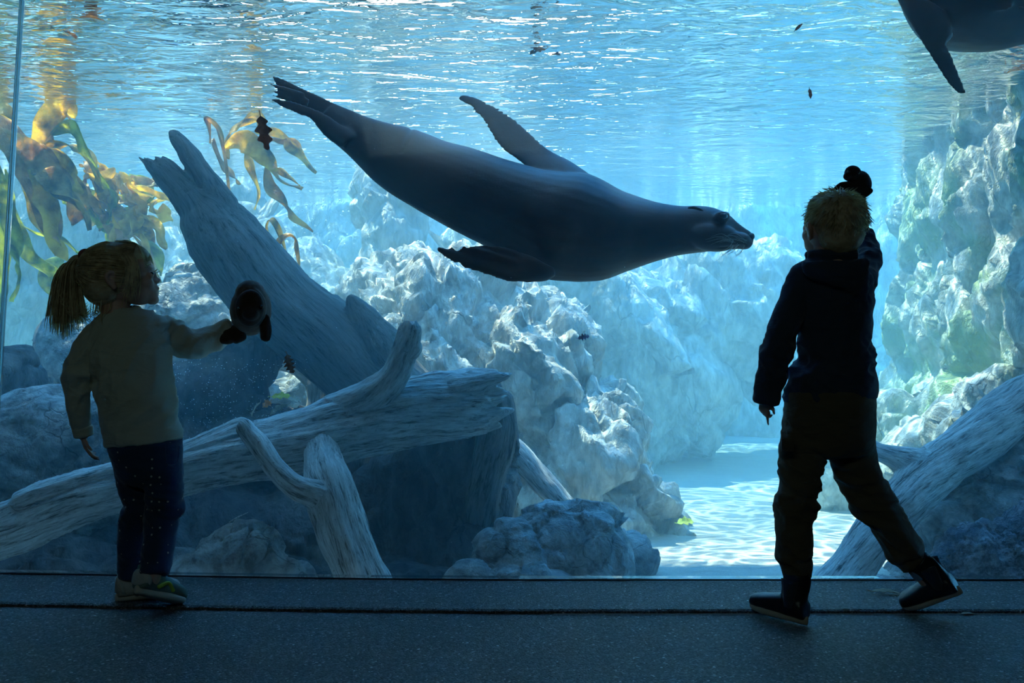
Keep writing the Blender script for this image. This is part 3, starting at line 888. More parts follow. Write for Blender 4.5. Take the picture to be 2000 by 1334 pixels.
def sea_lion_top():
    D = 3.74; g = Geo()
    # body enters at the top right; head end is cut by the frame, tail to the right
    body = [(1745, -150, 1700, -110, .5), (1800, -130, 1745, -60, .7), (1850, -120, 1765, 10, .85), (1900, -110, 1800, 65, .95), (1950, -105, 1850, 92, 1.0), (2000, -100, 1940, 97, 1.0),
            (2060, -95, 2010, 84, 1.0), (2120, -85, 2080, 72, .95), (2190, -70, 2160, 60, .9), (2260, -40, 2240, 55, .8), (2330, -10, 2320, 55, .65), (2400, 20, 2395, 55, .5)]
    g.loft([s + (D,) for s in body], D, 1, seg=30)
    fl = [(1740, -30, 1850, 30, .4), (1762, 20, 1862, 70, .3), (1786, 60, 1850, 88, .2), (1812, 105, 1862, 112, .16), (1828, 132, 1868, 128, .14), (1840, 152, 1876, 148, .14), (1852, 168, 1883, 164, .15), (1866, 181, 1888, 176, .2), (1878, 187, 1889, 183, .4)]
    g.loft([s + (D - 0.12,) for s in fl], D, 1, seg=16, sub=3)
    g.loft([(1880, 0, 1900, 20, .3, 3.62), (1940, 2, 1942, 24, .2, 3.56), (1985, 8, 1985, 22, .2, 3.54), (2010, 14, 2010, 17, .5, 3.54)], D, 1, seg=12)
    me = remesh(g, 0.009, 5)
    v = getv(me); setv(me, v + getn(me) * (0.004 * fbm(v * 5, 3))[:, None])
    tag(link('sea_lion', me, M['seal']), 'grey sea lion partly out of frame in the top right corner, one flipper hanging', 'sea lion')
sea_lion_top()

# ================================================================ kelp
def blade(path, width, seed=0, ruffle=0.02, twist=1.5, thick=0.0016, n=44, w=9, curl=0.2, norm0=None):
    """a wavy leaf: path of points, width profile in metres, real thickness"""
    r = np.random.RandomState(seed)
    p = cr(np.array(path, float), max(2, n // max(1, len(path) - 1)))
    m = len(p)
    T = np.gradient(p, axis=0); T /= np.maximum(np.linalg.norm(T, axis=1), 1e-9)[:, None]
    u = np.linspace(0, 1, m)
    prof = np.interp(u, [0, 0.06, 0.25, 0.6, 0.88, 1], [0.18, 0.45, 1.0, 0.95, 0.6, 0.08]) * width * 1.1
    a0 = r.rand() * 6.28 if norm0 is None else norm0
    ref = np.array([0, 1.0, 0.15])
    Bv = ref - (T @ ref)[:, None] * T; Bv /= np.linalg.norm(Bv, axis=1)[:, None]
    A = np.cross(T, Bv)
    ang = a0 + twist * (u - 0.2) + 0.5 * np.sin(u * 5 + r.rand() * 6)
    S = np.cos(ang)[:, None] * A + np.sin(ang)[:, None] * Bv
    N = np.cross(T, S)
    s = np.linspace(-1, 1, w)
    ph = r.rand() * 6.28; ph2 = r.rand() * 6.28
    L = np.concatenate([[0], np.cumsum(np.linalg.norm(np.diff(p, axis=0), axis=1))])
    top = np.zeros((m, w, 3)); bot = np.zeros((m, w, 3))
    for j, sj in enumerate(s):
        wav = ruffle * (abs(sj) ** 1.6) * np.sin(L / 0.045 + ph + (0 if sj > 0 else 2.0)) * np.sign(sj) + curl * prof * (sj * sj) + 0.4 * ruffle * np.sin(L / 0.09 + ph2)
        q = p + S * (prof * sj * (1 + 0.10 * np.sin(L / 0.05 + ph2)))[:, None] + N * wav[:, None]
        top[:, j] = q + N * thick; bot[:, j] = q - N * thick
    R = np.concatenate([top, bot[:, ::-1]], axis=1)
    return Geo().rings(R).fix()

def kelp(name, root_pt, blades, label, mats, stalk=None, group=None, seed=0):
    t = thing(name, root_pt, label, 'kelp', group)
    if stalk:
        g = Geo(); g.tube(stalk, 0.009, seg=8); link('stalk', g.fix(), M['kelp_brown'], t)
    for k, (path, w, m) in enumerate(blades):
        link('blade', blade(path, w, seed * 100 + k, ruffle=0.012 + 0.012 * ((k * 7) % 5) / 5), M[m], t)
    return t

rk = random.Random(5)
def pth(px, d):
    return [P(x, y, d + dz) for (x, y, dz) in px]
K = ['kelp', 'kelp_green', 'kelp_brown']
# left near plant: long straps hanging from the surface at the frame's left edge
bl = []
for (pts, w, m) in [
    ([(-60, 215, 0), (10, 260, 0.0), (60, 330, .02), (95, 420, .05), (120, 480, 0)], .075, 2),
    ([(-50, 250, .05), (20, 280, 0), (90, 330, 0), (150, 390, 0), (175, 450, .03)], .07, 2),
    ([(-20, 300, 0), (5, 380, 0), (25, 460, .05), (35, 520, 0), (30, 590, 0)], .05, 1),
    ([(10, 330, .1), (20, 420, .1), (60, 500, .1), (110, 540, .12), (150, 570, .15)], .04, 1),
    ([(-30, 330, 0), (-5, 440, 0), (5, 520, 0), (0, 600, 0)], .045, 1),
    ([(30, 300, .1), (70, 380, .1), (85, 440, .1), (110, 500, .1)], .055, 0),
    ([(60, 330, 0), (90, 400, 0), (100, 460, 0), (130, 510, .05)], .05, 0),
    ([(-40, 200, .1), (5, 220, .1), (25, 260, .1), (60, 300, .1)], .06, 0),
    ([(40, 440, .1), (80, 460, .1), (130, 475, .1), (170, 500, .1)], .03, 1),
    ([(70, 340, -.05), (120, 360, -.05), (160, 420, -.05)], .06, 2)]:
    bl.append((pth(pts, 5.3), w, K[m]))
kelp('kelp_plant', P(-40, 230, 5.3), bl, 'olive kelp with long hanging straps at the left edge of the window', None, [P(-60, 120, 5.3), P(-50, 200, 5.3), P(-20, 300, 5.3)], seed=1)
# upright bunch beside it
bl = []
for (pts, w, m) in [
    ([(60, 300, 0), (85, 250, 0), (110, 215, 0), (135, 210, 0), (142, 228, .1)], .055, 0),
    ([(70, 310, .1), (95, 260, .1), (125, 225, .1), (150, 260, .15), (165, 300, .2)], .06, 2),
    ([(60, 330, 0), (110, 290, .05), (150, 290, .1), (185, 330, .1), (205, 370, .1)], .055, 0),
    ([(100, 260, 0), (140, 250, 0), (170, 290, 0), (190, 340, .1), (215, 370, .1)], .045, 1),
    ([(80, 350, 0), (120, 330, 0), (145, 350, 0), (150, 400, 0), (140, 440, .05)], .06, 2),
    ([(90, 290, -.1), (120, 310, -.1), (130, 350, -.1), (160, 380, -.1)], .06, 0),
    ([(50, 320, -.1), (80, 300, -.1), (100, 330, -.1), (120, 370, -.1)], .05, 2)]:
    bl.append((pth(pts, 5.45), w, K[m]))
kelp('kelp_plant', P(70, 320, 5.45), bl, 'golden brown kelp bunch rising to the water surface above the ponytail', None, None, seed=2)
# dense mass of small bright blades
bl = []
for k in range(58):
    u = rk.random()
    x = 140 + 150 * u + rk.uniform(-20, 20); y = 345 + 80 * u + rk.uniform(-55, 60)
    L = rk.uniform(45, 85); a = rk.uniform(0.3, 1.5)
    pts = [(x, y, 0)]
    dz = rk.uniform(-.12, .2)
    for q in range(1, 5):
        a += rk.uniform(-0.7, 0.7)
        pts.append((pts[-1][0] + L / 4 * math.cos(a), pts[-1][1] + L / 4 * math.sin(a), dz))
    bl.append((pth(pts, 5.75), rk.uniform(.028, .048), K[rk.choice([0, 0, 0, 1, 2])]))
for (pts, w, m) in [([(190, 380, 0), (240, 430, 0), (280, 480, 0), (300, 510, 0), (310, 560, 0)], .045, 2),
                    ([(240, 360, 0), (280, 372, 0), (320, 385, 0), (345, 400, 0)], .018, 0),
                    ([(120, 500, 0), (90, 540, 0), (120, 580, 0)], .05, 1), ([(200, 440, 0), (240, 470, 0), (270, 500, .1), (290, 540, .1)], .04, 2)]:
    bl.append((pth(pts, 5.75), w, K[m]))
kelp('kelp_plant', P(200, 400, 5.75), bl, 'dense mass of small bright yellow kelp blades above the ponytailed child\'s head', None, [P(120, 350, 5.75), P(200, 400, 5.75), P(280, 470, 5.75)], seed=3)
# hazy plant behind the fork of the diagonal log
bl = []
for (pts, w, m) in [
    ([(440, 300, 0), (425, 255, 0), (405, 235, 0), (410, 280, 0)], .05, 2),
    ([(440, 310, .1), (445, 260, .1), (465, 240, .1), (500, 230, .1), (510, 250, .1)], .06, 0),
    ([(440, 290, 0), (470, 275, 0), (500, 290, 0), (520, 320, 0), (545, 345, 0), (590, 370, 0)], .055, 0),
    ([(520, 320, 0), (530, 370, 0), (555, 400, 0), (575, 425, 0), (610, 455, .05)], .04, 2),
    ([(480, 290, .1), (495, 330, .1), (500, 370, .1), (498, 410, .1)], .03, 0),
    ([(420, 270, .1), (435, 320, .1), (450, 340, .1), (470, 360, .1)], .045, 2),
    ([(500, 255, .2), (550, 265, .2), (580, 300, .2), (620, 335, .2)], .035, 0),
    ([(530, 270, .2), (570, 280, .2), (595, 300, .2)], .02, 2),
    ([(530, 330, 0), (560, 340, 0), (585, 365, 0)], .02, 0)]:
    bl.append((pth(pts, 5.6), w, K[m]))
kelp('kelp_plant', P(440, 310, 5.6), bl, 'pale hazy kelp trailing between the diagonal log and the sea lion\'s tail', None, [P(425, 250, 5.6), P(440, 310, 5.6), P(450, 400, 5.6)], seed=4)
bl = [(pth([(575, 520, 0), (560, 490, 0), (545, 460, 0), (530, 430, 0), (520, 445, .05), (535, 480, .05)], 5.2), .022, 'kelp'),
      (pth([(535, 500, 0), (555, 470, 0), (570, 465, 0), (582, 490, 0), (585, 530, 0)], 5.2), .024, 'kelp_brown')]
kelp('kelp_plant', P(580, 530, 5.2), bl, 'small curled kelp tip sticking up behind the diagonal log', None, None, seed=5)

# ================================================================ drifting leaves and twigs
M['leaf_brown'] = mat_kelp('leaf_brown', (0.20, 0.07, 0.04), (0.42, 0.16, 0.08), 0.5)
M['leaf_tan'] = plain('leaf_tan', (0.5, 0.42, 0.3), 0.8, 0.3, 30, 0.3)
M['leaf_orange'] = mat_kelp('leaf_orange', (0.75, 0.28, 0.08), (0.95, 0.45, 0.15), 0.5)
M['leaf_yellow'] = mat_kelp('leaf_yellow', (0.6, 0.6, 0.1), (0.85, 0.9, 0.25), 0.5)
M['leaf_violet'] = plain('leaf_violet', (0.35, 0.28, 0.5), 0.7, 0.3, 30, 0.3)
def oak(name, c, L, Wd, rot, mat, label, cat='leaf', lobes=4, depth=0.45, stem=0.16, curl=0.12, group=None, seed=0):
    """lobed leaf, tip along +x before rotation"""
    r = np.random.RandomState(seed); n = 64; u = np.linspace(0, 1, n)
    env = np.sin(np.pi * np.clip(u, 0, 1) ** 0.8) ** 0.7
    hw = Wd / 2 * env * (1 - depth * (0.5 + 0.5 * np.cos(u * 2 * math.pi * lobes + r.rand())) ) + 0.0006
    hw2 = Wd / 2 * env * (1 - depth * (0.5 + 0.5 * np.cos(u * 2 * math.pi * lobes + 0.9 + r.rand())) ) + 0.0006
    x = (u - 0.5) * L
    sh = 0.35 * Wd * (1 - depth)
    R = []
    w = 7
    for i in range(n):
        row_t, row_b = [], []
        for s in np.linspace(-1, 1, w):
            h = hw[i] if s > 0 else hw2[i]
            z = curl * Wd * (s * s * env[i]) + curl * L * 0.5 * math.sin(u[i] * 3.2) + 0.02 * Wd * math.sin(9 * u[i] + 4 * s)
            xx = x[i] + abs(s) * h * 0.25
            row_t.append((xx, s * h, z + 0.0006)); row_b.append((xx, s * h, z - 0.0006))
        R.append(row_t + row_b[::-1])
    g = Geo(); g.rings(np.array(R))
    st = [(x[0] + 0.002, 0, 0), (x[0] - stem * L * 0.5, 0, 0.01 * L), (x[0] - stem * L, 0, 0.04 * L)]
    me = g.fix()
    o = link(name, me, mat, None, True, base=False)
    g2 = Geo(); g2.tube(st, [0.0008 + 0.008 * L] * 3, seg=6)
    o.location = [float(q) for q in c]; o.rotation_euler = rot
    tag(o, label, cat, group)
    s = bpy.data.objects.new('stem', g2.fix()); COL.objects.link(s); s.data.materials.append(mat); s.parent = o
    return o
R_ = math.radians
# rot: leaf plane turned to face the camera (x 90), tip direction by y
oak('oak_leaf', P(516, 260, 3.6), 0.125, 0.062, (R_(90), R_(78), R_(8)), M['leaf_brown'], 'red-brown oak leaf hanging upright in the water below the tail', lobes=3.5, depth=0.5, seed=1)
oak('oak_leaf', P(567, 711, 3.55), 0.072, 0.045, (R_(90), R_(70), R_(-15)), M['leaf_brown'], 'small dark lobed leaf floating above the long log', lobes=5, depth=0.6, seed=2)
oak('leaf', P(1140, 659, 3.9), 0.045, 0.03, (R_(70), R_(-10), 0), M['leaf_violet'], 'tiny violet leaf in front of the pale rock slope', lobes=4, depth=0.6, seed=3)
oak('leaf', P(1582, 183, 3.6), 0.035, 0.014, (R_(90), R_(82), 0), M['leaf_brown'], 'tiny dark leaf upright above the hooded child', lobes=2, depth=0.3, seed=4)
oak('leaf', P(1560, 53, 3.6), 0.036, 0.010, (R_(80), R_(-42), 0), M['leaf_brown'], 'tiny dark slanted leaf near the top above the hooded child', lobes=1, depth=0.1, seed=5)
for i, (x, y, m, lab, s) in enumerate([(180, 38, 'leaf_orange', 'orange leaf floating at the surface in the top left corner', .10), (138, 69, 'leaf_orange', 'peach leaf floating just below the topmost orange leaf', .07),
                      (1050, 101, 'leaf_orange', 'thin orange leaf at the surface right of the bright patch', .08), (1086, 107, 'leaf_orange', 'small orange leaf at the surface, beside the thin orange leaf', .05),
                      (1990, 140, 'leaf_orange', 'orange leaf clump at the surface by the right cliff', .12)]):
    z = 2.065; d = (z - CAMZ) * F / (667 - y)
    oak('floating_leaf', (P(x, y, d)[0], d, z), s, s * .6, (R_(12), R_(8), i * 1.3), M[m], lab, lobes=3, seed=10 + i, group='leaves floating at the surface')
def sand_z(x, y):
    return -0.19
oak('leaf', (P(1342, 1021, 4.9)[0], 4.95, -0.12), 0.09, 0.06, (R_(35), 0, 0.3), M['leaf_yellow'], 'yellow-green leaf lying on the sunlit sand', lobes=3, seed=20)
for i, (x, y, m, lab) in enumerate([(550, 775, 'leaf_yellow', 'yellow leaf on the gravel bank beside the bent log'), (575, 782, 'leaf_tan', 'pale leaf on the gravel bank touching the bent log'), (520, 790, 'leaf_orange', 'orange-tan leaf on the gravel bank left of the yellow leaf'),
                                    (545, 800, 'leaf_tan', 'pale leaf on the gravel bank, just above the long log'), (500, 800, 'leaf_tan', 'grey-tan leaf low on the gravel bank, left of the others')]):
    oak('fallen_leaf', P(x, y, 4.45), 0.09, 0.04, (R_(50), R_(10 * i), i * 1.1), M[m], lab, lobes=3, seed=30 + i, group='leaves on the gravel bank')
# thin twigs
def twig(pts, r, label, mat='wood', cat='twig'):
    g = Geo(); g.tube([P(*p) for p in pts], r, seg=6); me = g.fix(); vec_attr(me, 'grain', getv(me) * 20)
    tag(link('twig', me, M[mat]), label, cat)
twig([(448, 1020, 3.62), (465, 1010, 3.6), (484, 1001, 3.58)], [0.002, 0.0028, 0.001], 'white splinter above the pointed boulder')
twig([(383, 512, 5.6), (400, 503, 5.6), (424, 495, 5.6)], 0.006, 'thin stick slanting behind the diagonal log', 'wood')
twig([(420, 497, 5.6), (418, 520, 5.6), (417, 548, 5.6)], 0.006, 'thin upright stick behind the diagonal log', 'wood')
# floating specks and gas bubbles, past counting
def specks():
    g = Geo(); r = random.Random(11)
    ph = [(1, 0, 0), (-1, 0, 0), (0, 1, 0), (0, -1, 0), (0, 0, 1), (0, 0, -1)]
    fc = [(0, 2, 4), (2, 1, 4), (1, 3, 4), (3, 0, 4), (2, 0, 5), (1, 2, 5), (3, 1, 5), (0, 3, 5)]
    def one(c, s):
        g.add(np.array(ph) * s * (1, 1, r.uniform(.5, 1)) + c, fc)
    for _ in range(260):
        x = r.gauss(1120, 260); y = abs(r.gauss(0, 1)) * 130 + 20
        d = min((2.04 - CAMZ) * F / max(60, 667 - y), 8) * r.uniform(.8, .99)
        if d < 3.45: continue
        one(P(x, y, d), r.uniform(.0012, .003))
    for _ in range(90):
        one(P(r.uniform(560, 700), r.uniform(350, 480), 6.6 + r.random()), r.uniform(.004, .01))
    for _ in range(160):
        one(P(r.uniform(0, 2000), r.uniform(200, 1100), r.uniform(3.45, 4.2)), r.uniform(.0008, .0016))
    for _ in range(420):
        x = r.uniform(330, 600); y = r.uniform(700, 860)
        one(P(x, y, 4.32 + .15 * r.random()), r.uniform(.0015, .0032))
    return g.fix()
t = NT('specks'); t.principled((0.9, 0.92, 0.95), 0.3, 0.6)
tag(link('drifting_specks', specks(), t.m), 'tiny pale bubbles and grit drifting through the water', 'bubbles', kind='stuff')
# ================================================================ people
M['skin'] = plain('skin', (0.62, 0.38, 0.29), 0.5, 0.35, 25, 0.08, 0.1, 0.001)
def mat_cloth(name, c, dots=None, bump=0.35, nap=420.0, rough=0.9):
    t = NT(name); p = t.coord('Object')
    n = t.noise(p, 5, 4); w = t.noise(p, nap, 2)
    m = t.n('Mapping', i_Vector=p); m.inputs['Scale'].default_value = (1, 1, 2.4)
    fold = t.noise(m.outputs[0], 13, 3, 0.5, 0.7)
    col = t.mix(n, tuple(x * 0.8 for x in c), tuple(x * 1.15 for x in c))
    if dots:
        v = t.n('TexVoronoi', i_Vector=p, i_Scale=42.0, i_Randomness=0.25)
        col = t.mix(t.ramp(v.outputs['Distance'], [(0.10, 1.0), (0.15, 0.0)]), col, dots)
    h = t.math('ADD', t.math('MULTIPLY', fold, 1.0), t.math('MULTIPLY', w, 0.05))
    t.principled(col, rough, 0.15, t.bump(h, bump, 0.02), Sheen_Weight=0.25, Sheen_Roughness=0.5)
    return t.m
M['sweater'] = mat_cloth('sweater_fleece', (0.55, 0.58, 0.50))
M['denim'] = mat_cloth('dotted_denim', (0.025, 0.05, 0.11), (0.45, 0.5, 0.5))
M['hoodie'] = mat_cloth('navy_fleece', (0.045, 0.062, 0.10))
M['khaki'] = mat_cloth('olive_twill', (0.13, 0.105, 0.068), bump=0.5)
M['sock'] = mat_cloth('blue_sock', (0.25, 0.40, 0.55))
M['plush'] = mat_cloth('dark_plush', (0.055, 0.038, 0.03), bump=0.2, nap=300)
M['plush_light'] = mat_cloth('brown_plush', (0.13, 0.10, 0.08), bump=0.2, nap=300)
def mat_hair(name, c1, c2):
    t = NT(name); p = t.coord('Object')
    col = t.mix(t.ramp(t.noise(p, 45, 3), [(0.35, 0.0), (0.65, 1.0)]), c1, c2)
    b = t.n('BsdfPrincipled', i_Roughness=0.45); t.l(col, b.inputs['Base Color'])
    tl = t.n('BsdfTranslucent'); t.l(t.mix(1.0, col, (1.3, 1.3, 1.1), 'MULTIPLY'), tl.inputs['Color'])
    m = t.n('MixShader', i_0=0.5, i_1=b.outputs[0], i_2=tl.outputs[0]); t.l(m.outputs[0], t.out.inputs[0])
    return t.m
M['hair'] = mat_hair('blonde_hair', (0.62, 0.52, 0.34), (0.95, 0.86, 0.66))
M['leather'] = plain('black_leather', (0.022, 0.024, 0.03), 0.38, 0.5, 60, 0.2, 0.3, 0.003)
M['rubber'] = plain('pale_sole', (0.55, 0.52, 0.45), 0.7, 0.3, 80, 0.1)
M['shoe_green'] = plain('shoe_green', (0.14, 0.22, 0.2), 0.6, 0.3, 80, 0.1)
M['shoe_grey'] = plain('shoe_grey', (0.50, 0.50, 0.46), 0.6, 0.3, 80, 0.1)
M['shoe_lime'] = plain('shoe_lime', (0.4, 0.6, 0.08), 0.6, 0.3, 80, 0.1)
M['tie'] = plain('hair_tie', (0.25, 0.10, 0.09), 0.8, 0.2)

def xf(o, yaw, pitch=0.0, roll=0.0, s=1.0):
    """local frame: x forward, y left, z up"""
    R = np.array((Matrix.Rotation(yaw, 3, 'Z') @ Matrix.Rotation(-pitch, 3, 'Y') @ Matrix.Rotation(roll, 3, 'X')))
    o = np.asarray(o, float)
    return (lambda p: o + (np.asarray(p, float) * s) @ R.T), R

def add_ball(g, T, R, c, r, s=1.0, seg=22):
    ph = np.linspace(0.05, math.pi - 0.05, 12); th = np.linspace(0, 2 * math.pi, seg, endpoint=False)
    r = np.array([r] * 3 if np.isscalar(r) else r, float) * s
    Q = np.array([[(math.sin(a) * math.cos(b), math.sin(a) * math.sin(b), math.cos(a)) for b in th] for a in ph]) * r
    g.rings(Q @ R.T + T(c))

def head(g, C, yaw, pitch, s, roll=0.0):
    T, R = xf(C, yaw, pitch, roll, s)
    a = lambda c, r: add_ball(g, T, R, c, r, s)
    a((-.004, 0, .006), (.088, .073, .084))
    a((.042, 0, .014), (.057, .062, .056)); a((.052, 0, -.040), (.050, .052, .046))
    a((.045, .028, -.050), (.040, .024, .030)); a((.045, -.028, -.050), (.040, .024, .030))
    a((.084, 0, -.073), (.018, .021, .015)); a((.072, 0, -.05), (.031, .038, .032))
    a((.070, .030, -.026), (.026, .022, .022)); a((.070, -.030, -.026), (.026, .022, .022))
    a((.101, 0, -.019), (.0115, .0105, .0085)); a((.094, 0, -.004), (.009, .008, .018)); a((.086, 0, .016), (.013, .036, .012))
    a((.088, .031, -.006), (.0105, .014, .010)); a((.088, -.031, -.006), (.0105, .014, .010))
    a((.097, .010, -.021), (.009, .007, .006)); a((.097, -.010, -.021), (.009, .007, .006))
    a((.0965, 0, -.0410), (.0105, .018, .006)); a((.0930, 0, -.0570), (.0105, .015, .0065))
    for sg in (1, -1):     # ears: rim, bowl edge and lobe
        g.tube([T(q) for q in [(-.004, sg * .072, -.030), (-.016, sg * .080, -.022), (-.022, sg * .086, -.004), (-.014, sg * .086, .008), (-.002, sg * .080, .006), (.000, sg * .075, -.008)]], [.006 * s, .006 * s, .0065 * s, .006 * s, .005 * s, .004 * s], seg=8, sub=4)
        a((-.006, sg * .076, -.032), (.008, .006, .009)); a((-.010, sg * .076, -.012), (.011, .005, .018))
    return T, R

def hand(g, W, fwd, nrm, s=0.62, curl=(0.5, 0.5, 0.55, 0.6), thumb=0.5, side=1, spread=0.06):
    f = unit(np.array(fwd, float)); n = np.array(nrm, float); n = unit(n - f * (n @ f)); l = np.cross(f, n) * side
    W = np.asarray(W, float)
    g.tube([W - f * .02 * s, W + f * .02 * s, W + f * .05 * s, W + f * .078 * s], [.024 * s, .031 * s, .037 * s, .034 * s], [.019 * s, .017 * s, .0145 * s, .012 * s], seg=16, ref=n, caps=(.6, .6))
    for i, (ln, off) in enumerate(((.066, .028), (.074, .010), (.069, -.009), (.055, -.027))):
        p = W + f * (.080 - abs(off) * .25) * s + l * off * s; d = unit(f + l * off * 8 * spread)
        pts = [p - d * .012 * s]; c = 0.12
        for j, fr in enumerate((.45, .30, .25)):
            pts.append(p); c += curl[i] * (0.7 + .2 * j)
            dd = math.cos(c) * d + math.sin(c) * n
            p = p + dd * ln * fr * s * 1.35
        pts.append(p)
        g.tube(pts, [.0095 * s, .0098 * s, .0090 * s, .0083 * s, .0068 * s], seg=10, sub=4)
    p = W + f * .022 * s + l * .026 * s
    d = unit(f * .75 + l * .75 + n * .35 * thumb)
    q = p + d * .040 * s; d2 = unit(f * .95 + l * .15 + n * .7 * thumb); r = q + d2 * .032 * s
    g.tube([p - d * .012 * s, p, q, r], [.014 * s, .0135 * s, .0105 * s, .0085 * s], seg=10, sub=4)

def cloth(g, voxel, folds, smooth=4, amp=0.004, seed=0.0, sc=(7, 7, 22)):
    me = remesh(g, voxel, smooth)
    v = getv(me); n = getn(me)
    w = v + 0.03 * np.column_stack([perlin(v * 6 + 3), perlin(v * 6 + 8), perlin(v * 6 + 13)])
    px = 1000 + v[:, 0] / v[:, 1] * F; py = 667 - (v[:, 2] - CAMZ) / v[:, 1] * F
    a = np.full(len(v), amp * 0.35)
    for (x, y, r, k) in folds:
        a += amp * k * np.exp(-(((px - x) ** 2 + (py - y) ** 2) / r ** 2))
    rot = np.array(Euler((0.2, 0.5, 0)).to_matrix())
    d = a * (fbm((w @ rot) * sc + seed, 2, True) * 1.1 - 0.2) + a * 0.5 * fbm(w * 16 + seed, 2)
    setv(me, v + n * d[:, None])
    return me, px, py

def strands(g, lines, r0=0.0011, r1=0.0004, seg=3, sub=4):
    for pts in lines:
        m = len(pts)
        rr = [r0 * 0.7] + [r0] * (m - 2) + [r1]
        g.tube(pts, rr, seg=seg, sub=sub, caps=(0, 0))

def shoe(root, toe, heel, up, wide, L, parts, boot=0.0, seed=0, lean=0.0):
    """toe and heel: contact points of the sole; up: rough up direction"""
    toe = np.array(toe, float); heel = np.array(heel, float)
    f = unit(toe - heel); up = np.array(up, float); u = unit(up - f * (up @ f)); s = np.cross(u, f)
    O = (toe + heel) / 2
    q = lambda a, b, c: O + f * a * L + s * b + u * c
    def section(xs):
        R = []
        th = np.linspace(0, 2 * math.pi, 20, endpoint=False)
        for (x, w, z0, z1, sh) in xs:
            R.append([q(x, w * math.copysign(abs(math.cos(a)) ** .8, math.cos(a)) + sh, (z0 + z1) / 2 + (z1 - z0) / 2 * math.copysign(abs(math.sin(a)) ** .7, math.sin(a))) for a in th])
        return np.array(R)
    k = wide
    sole = Geo(); st = []
    for x in np.linspace(-.5, .5, 19):
        w = k * (0.62 + 0.20 * math.cos((x - .18) * 5.5)) * min(1, math.sqrt(max(0.02, 1 - ((abs(x) - .36) / .145) ** 2)) if abs(x) > .36 else 1)
        st.append((x, w * 1.03, 0.0 + 0.012 * max(0, x - .25) ** 1 * 2, 0.025, 0))
    sole.rings(section(st))
    up_ = Geo()
    prof = [(-.47, .55, .030), (-.44, .75, .052), (-.36, .8, .060), (-.25, .82, .062), (-.10, .82, .058), (.05, .86, .052), (.20, .90, .045), (.33, .88, .040), (.43, .70, .034), (.475, .45, .025)]
    up_.rings(section([(x, k * w * .98, .014, .014 + h, 0) for x, w, h in prof]))
    hh = .072 + boot
    up_.tube([q(-.22, 0, .03), q(-.25, 0, .06), q(-.27 + lean, 0, hh), q(-.27 + lean * 1.2, 0, hh + .012)], [k * .78, k * .80, k * .82, k * .86], [k * .95, k * .95, k * .95, k * .98], seg=20, ref=f, caps=(0, 0))
    me = remesh(up_, 0.004, 4)
    v = getv(me); setv(me, v + getn(me) * (0.0015 * fbm(v * 22 + seed, 3))[:, None])
    o = link('boot' if boot else 'shoe', me, parts[0], root)
    so = remesh(sole, 0.0035, 2)
    g2 = link('sole', so, parts[1], root); g2.parent = o
    if boot:
        e = Geo(); e.ball(q(-.22, k * .86, .08), (.004, .004, .03)); 
        for sg in (1, -1):
            R = []
            for z in np.linspace(.045, hh - .004, 8):
                w_ = .016 + .012 * (z - .045) / .08
                R.append([q(-.25 + a / L, sg * k * b, z) for a, b in ((-w_, .70), (-w_ * .5, .86), (w_ * .5, .86), (w_, .70), (w_ * .5, .6), (-w_ * .5, .6))])
            e2 = Geo(); e2.rings(np.array(R)); x = link('elastic_panel', e2.fix(), M['hoodie'], root); x.parent = o
        t2 = Geo(); t2.tube([q(-.47 + lean * .7, 0, hh - .03), q(-.49 + lean, 0, hh), q(-.47 + lean * 1.2, 0, hh + .014)], .004, .008, seg=8); x = link('pull_tab', t2.fix(), parts[0], root); x.parent = o
    else:
        lc = Geo()
        for j in range(4):
            x = .02 + j * .055
            lc.tube([q(x, -k * .42, .060 - j * .005), q(x, 0, .069 - j * .006), q(x + .01, k * .42, .060 - j * .005)], .0024, seg=6)
        x = link('laces', lc.fix(), M['shoe_grey'], root); x.parent = o
        tb = Geo(); tb.rings(section([(-.50, k * .45, .028, .070, 0), (-.47, k * .75, .024, .074, 0), (-.40, k * .85, .022, .066, 0), (-.36, k * .84, .022, .05, 0)]))
        x = link('heel_counter', tb.fix(), parts[2], root); x.parent = o
        for sg in (1, -1):
            st_ = Geo(); st_.tube([q(-.22, sg * k * .84, .028), q(-.05, sg * k * .86, .045), q(.08, sg * k * .84, .028)], .006, .004, seg=8)
            x = link('side_stripe', st_.fix(), parts[3], root); x.parent = o
    return o

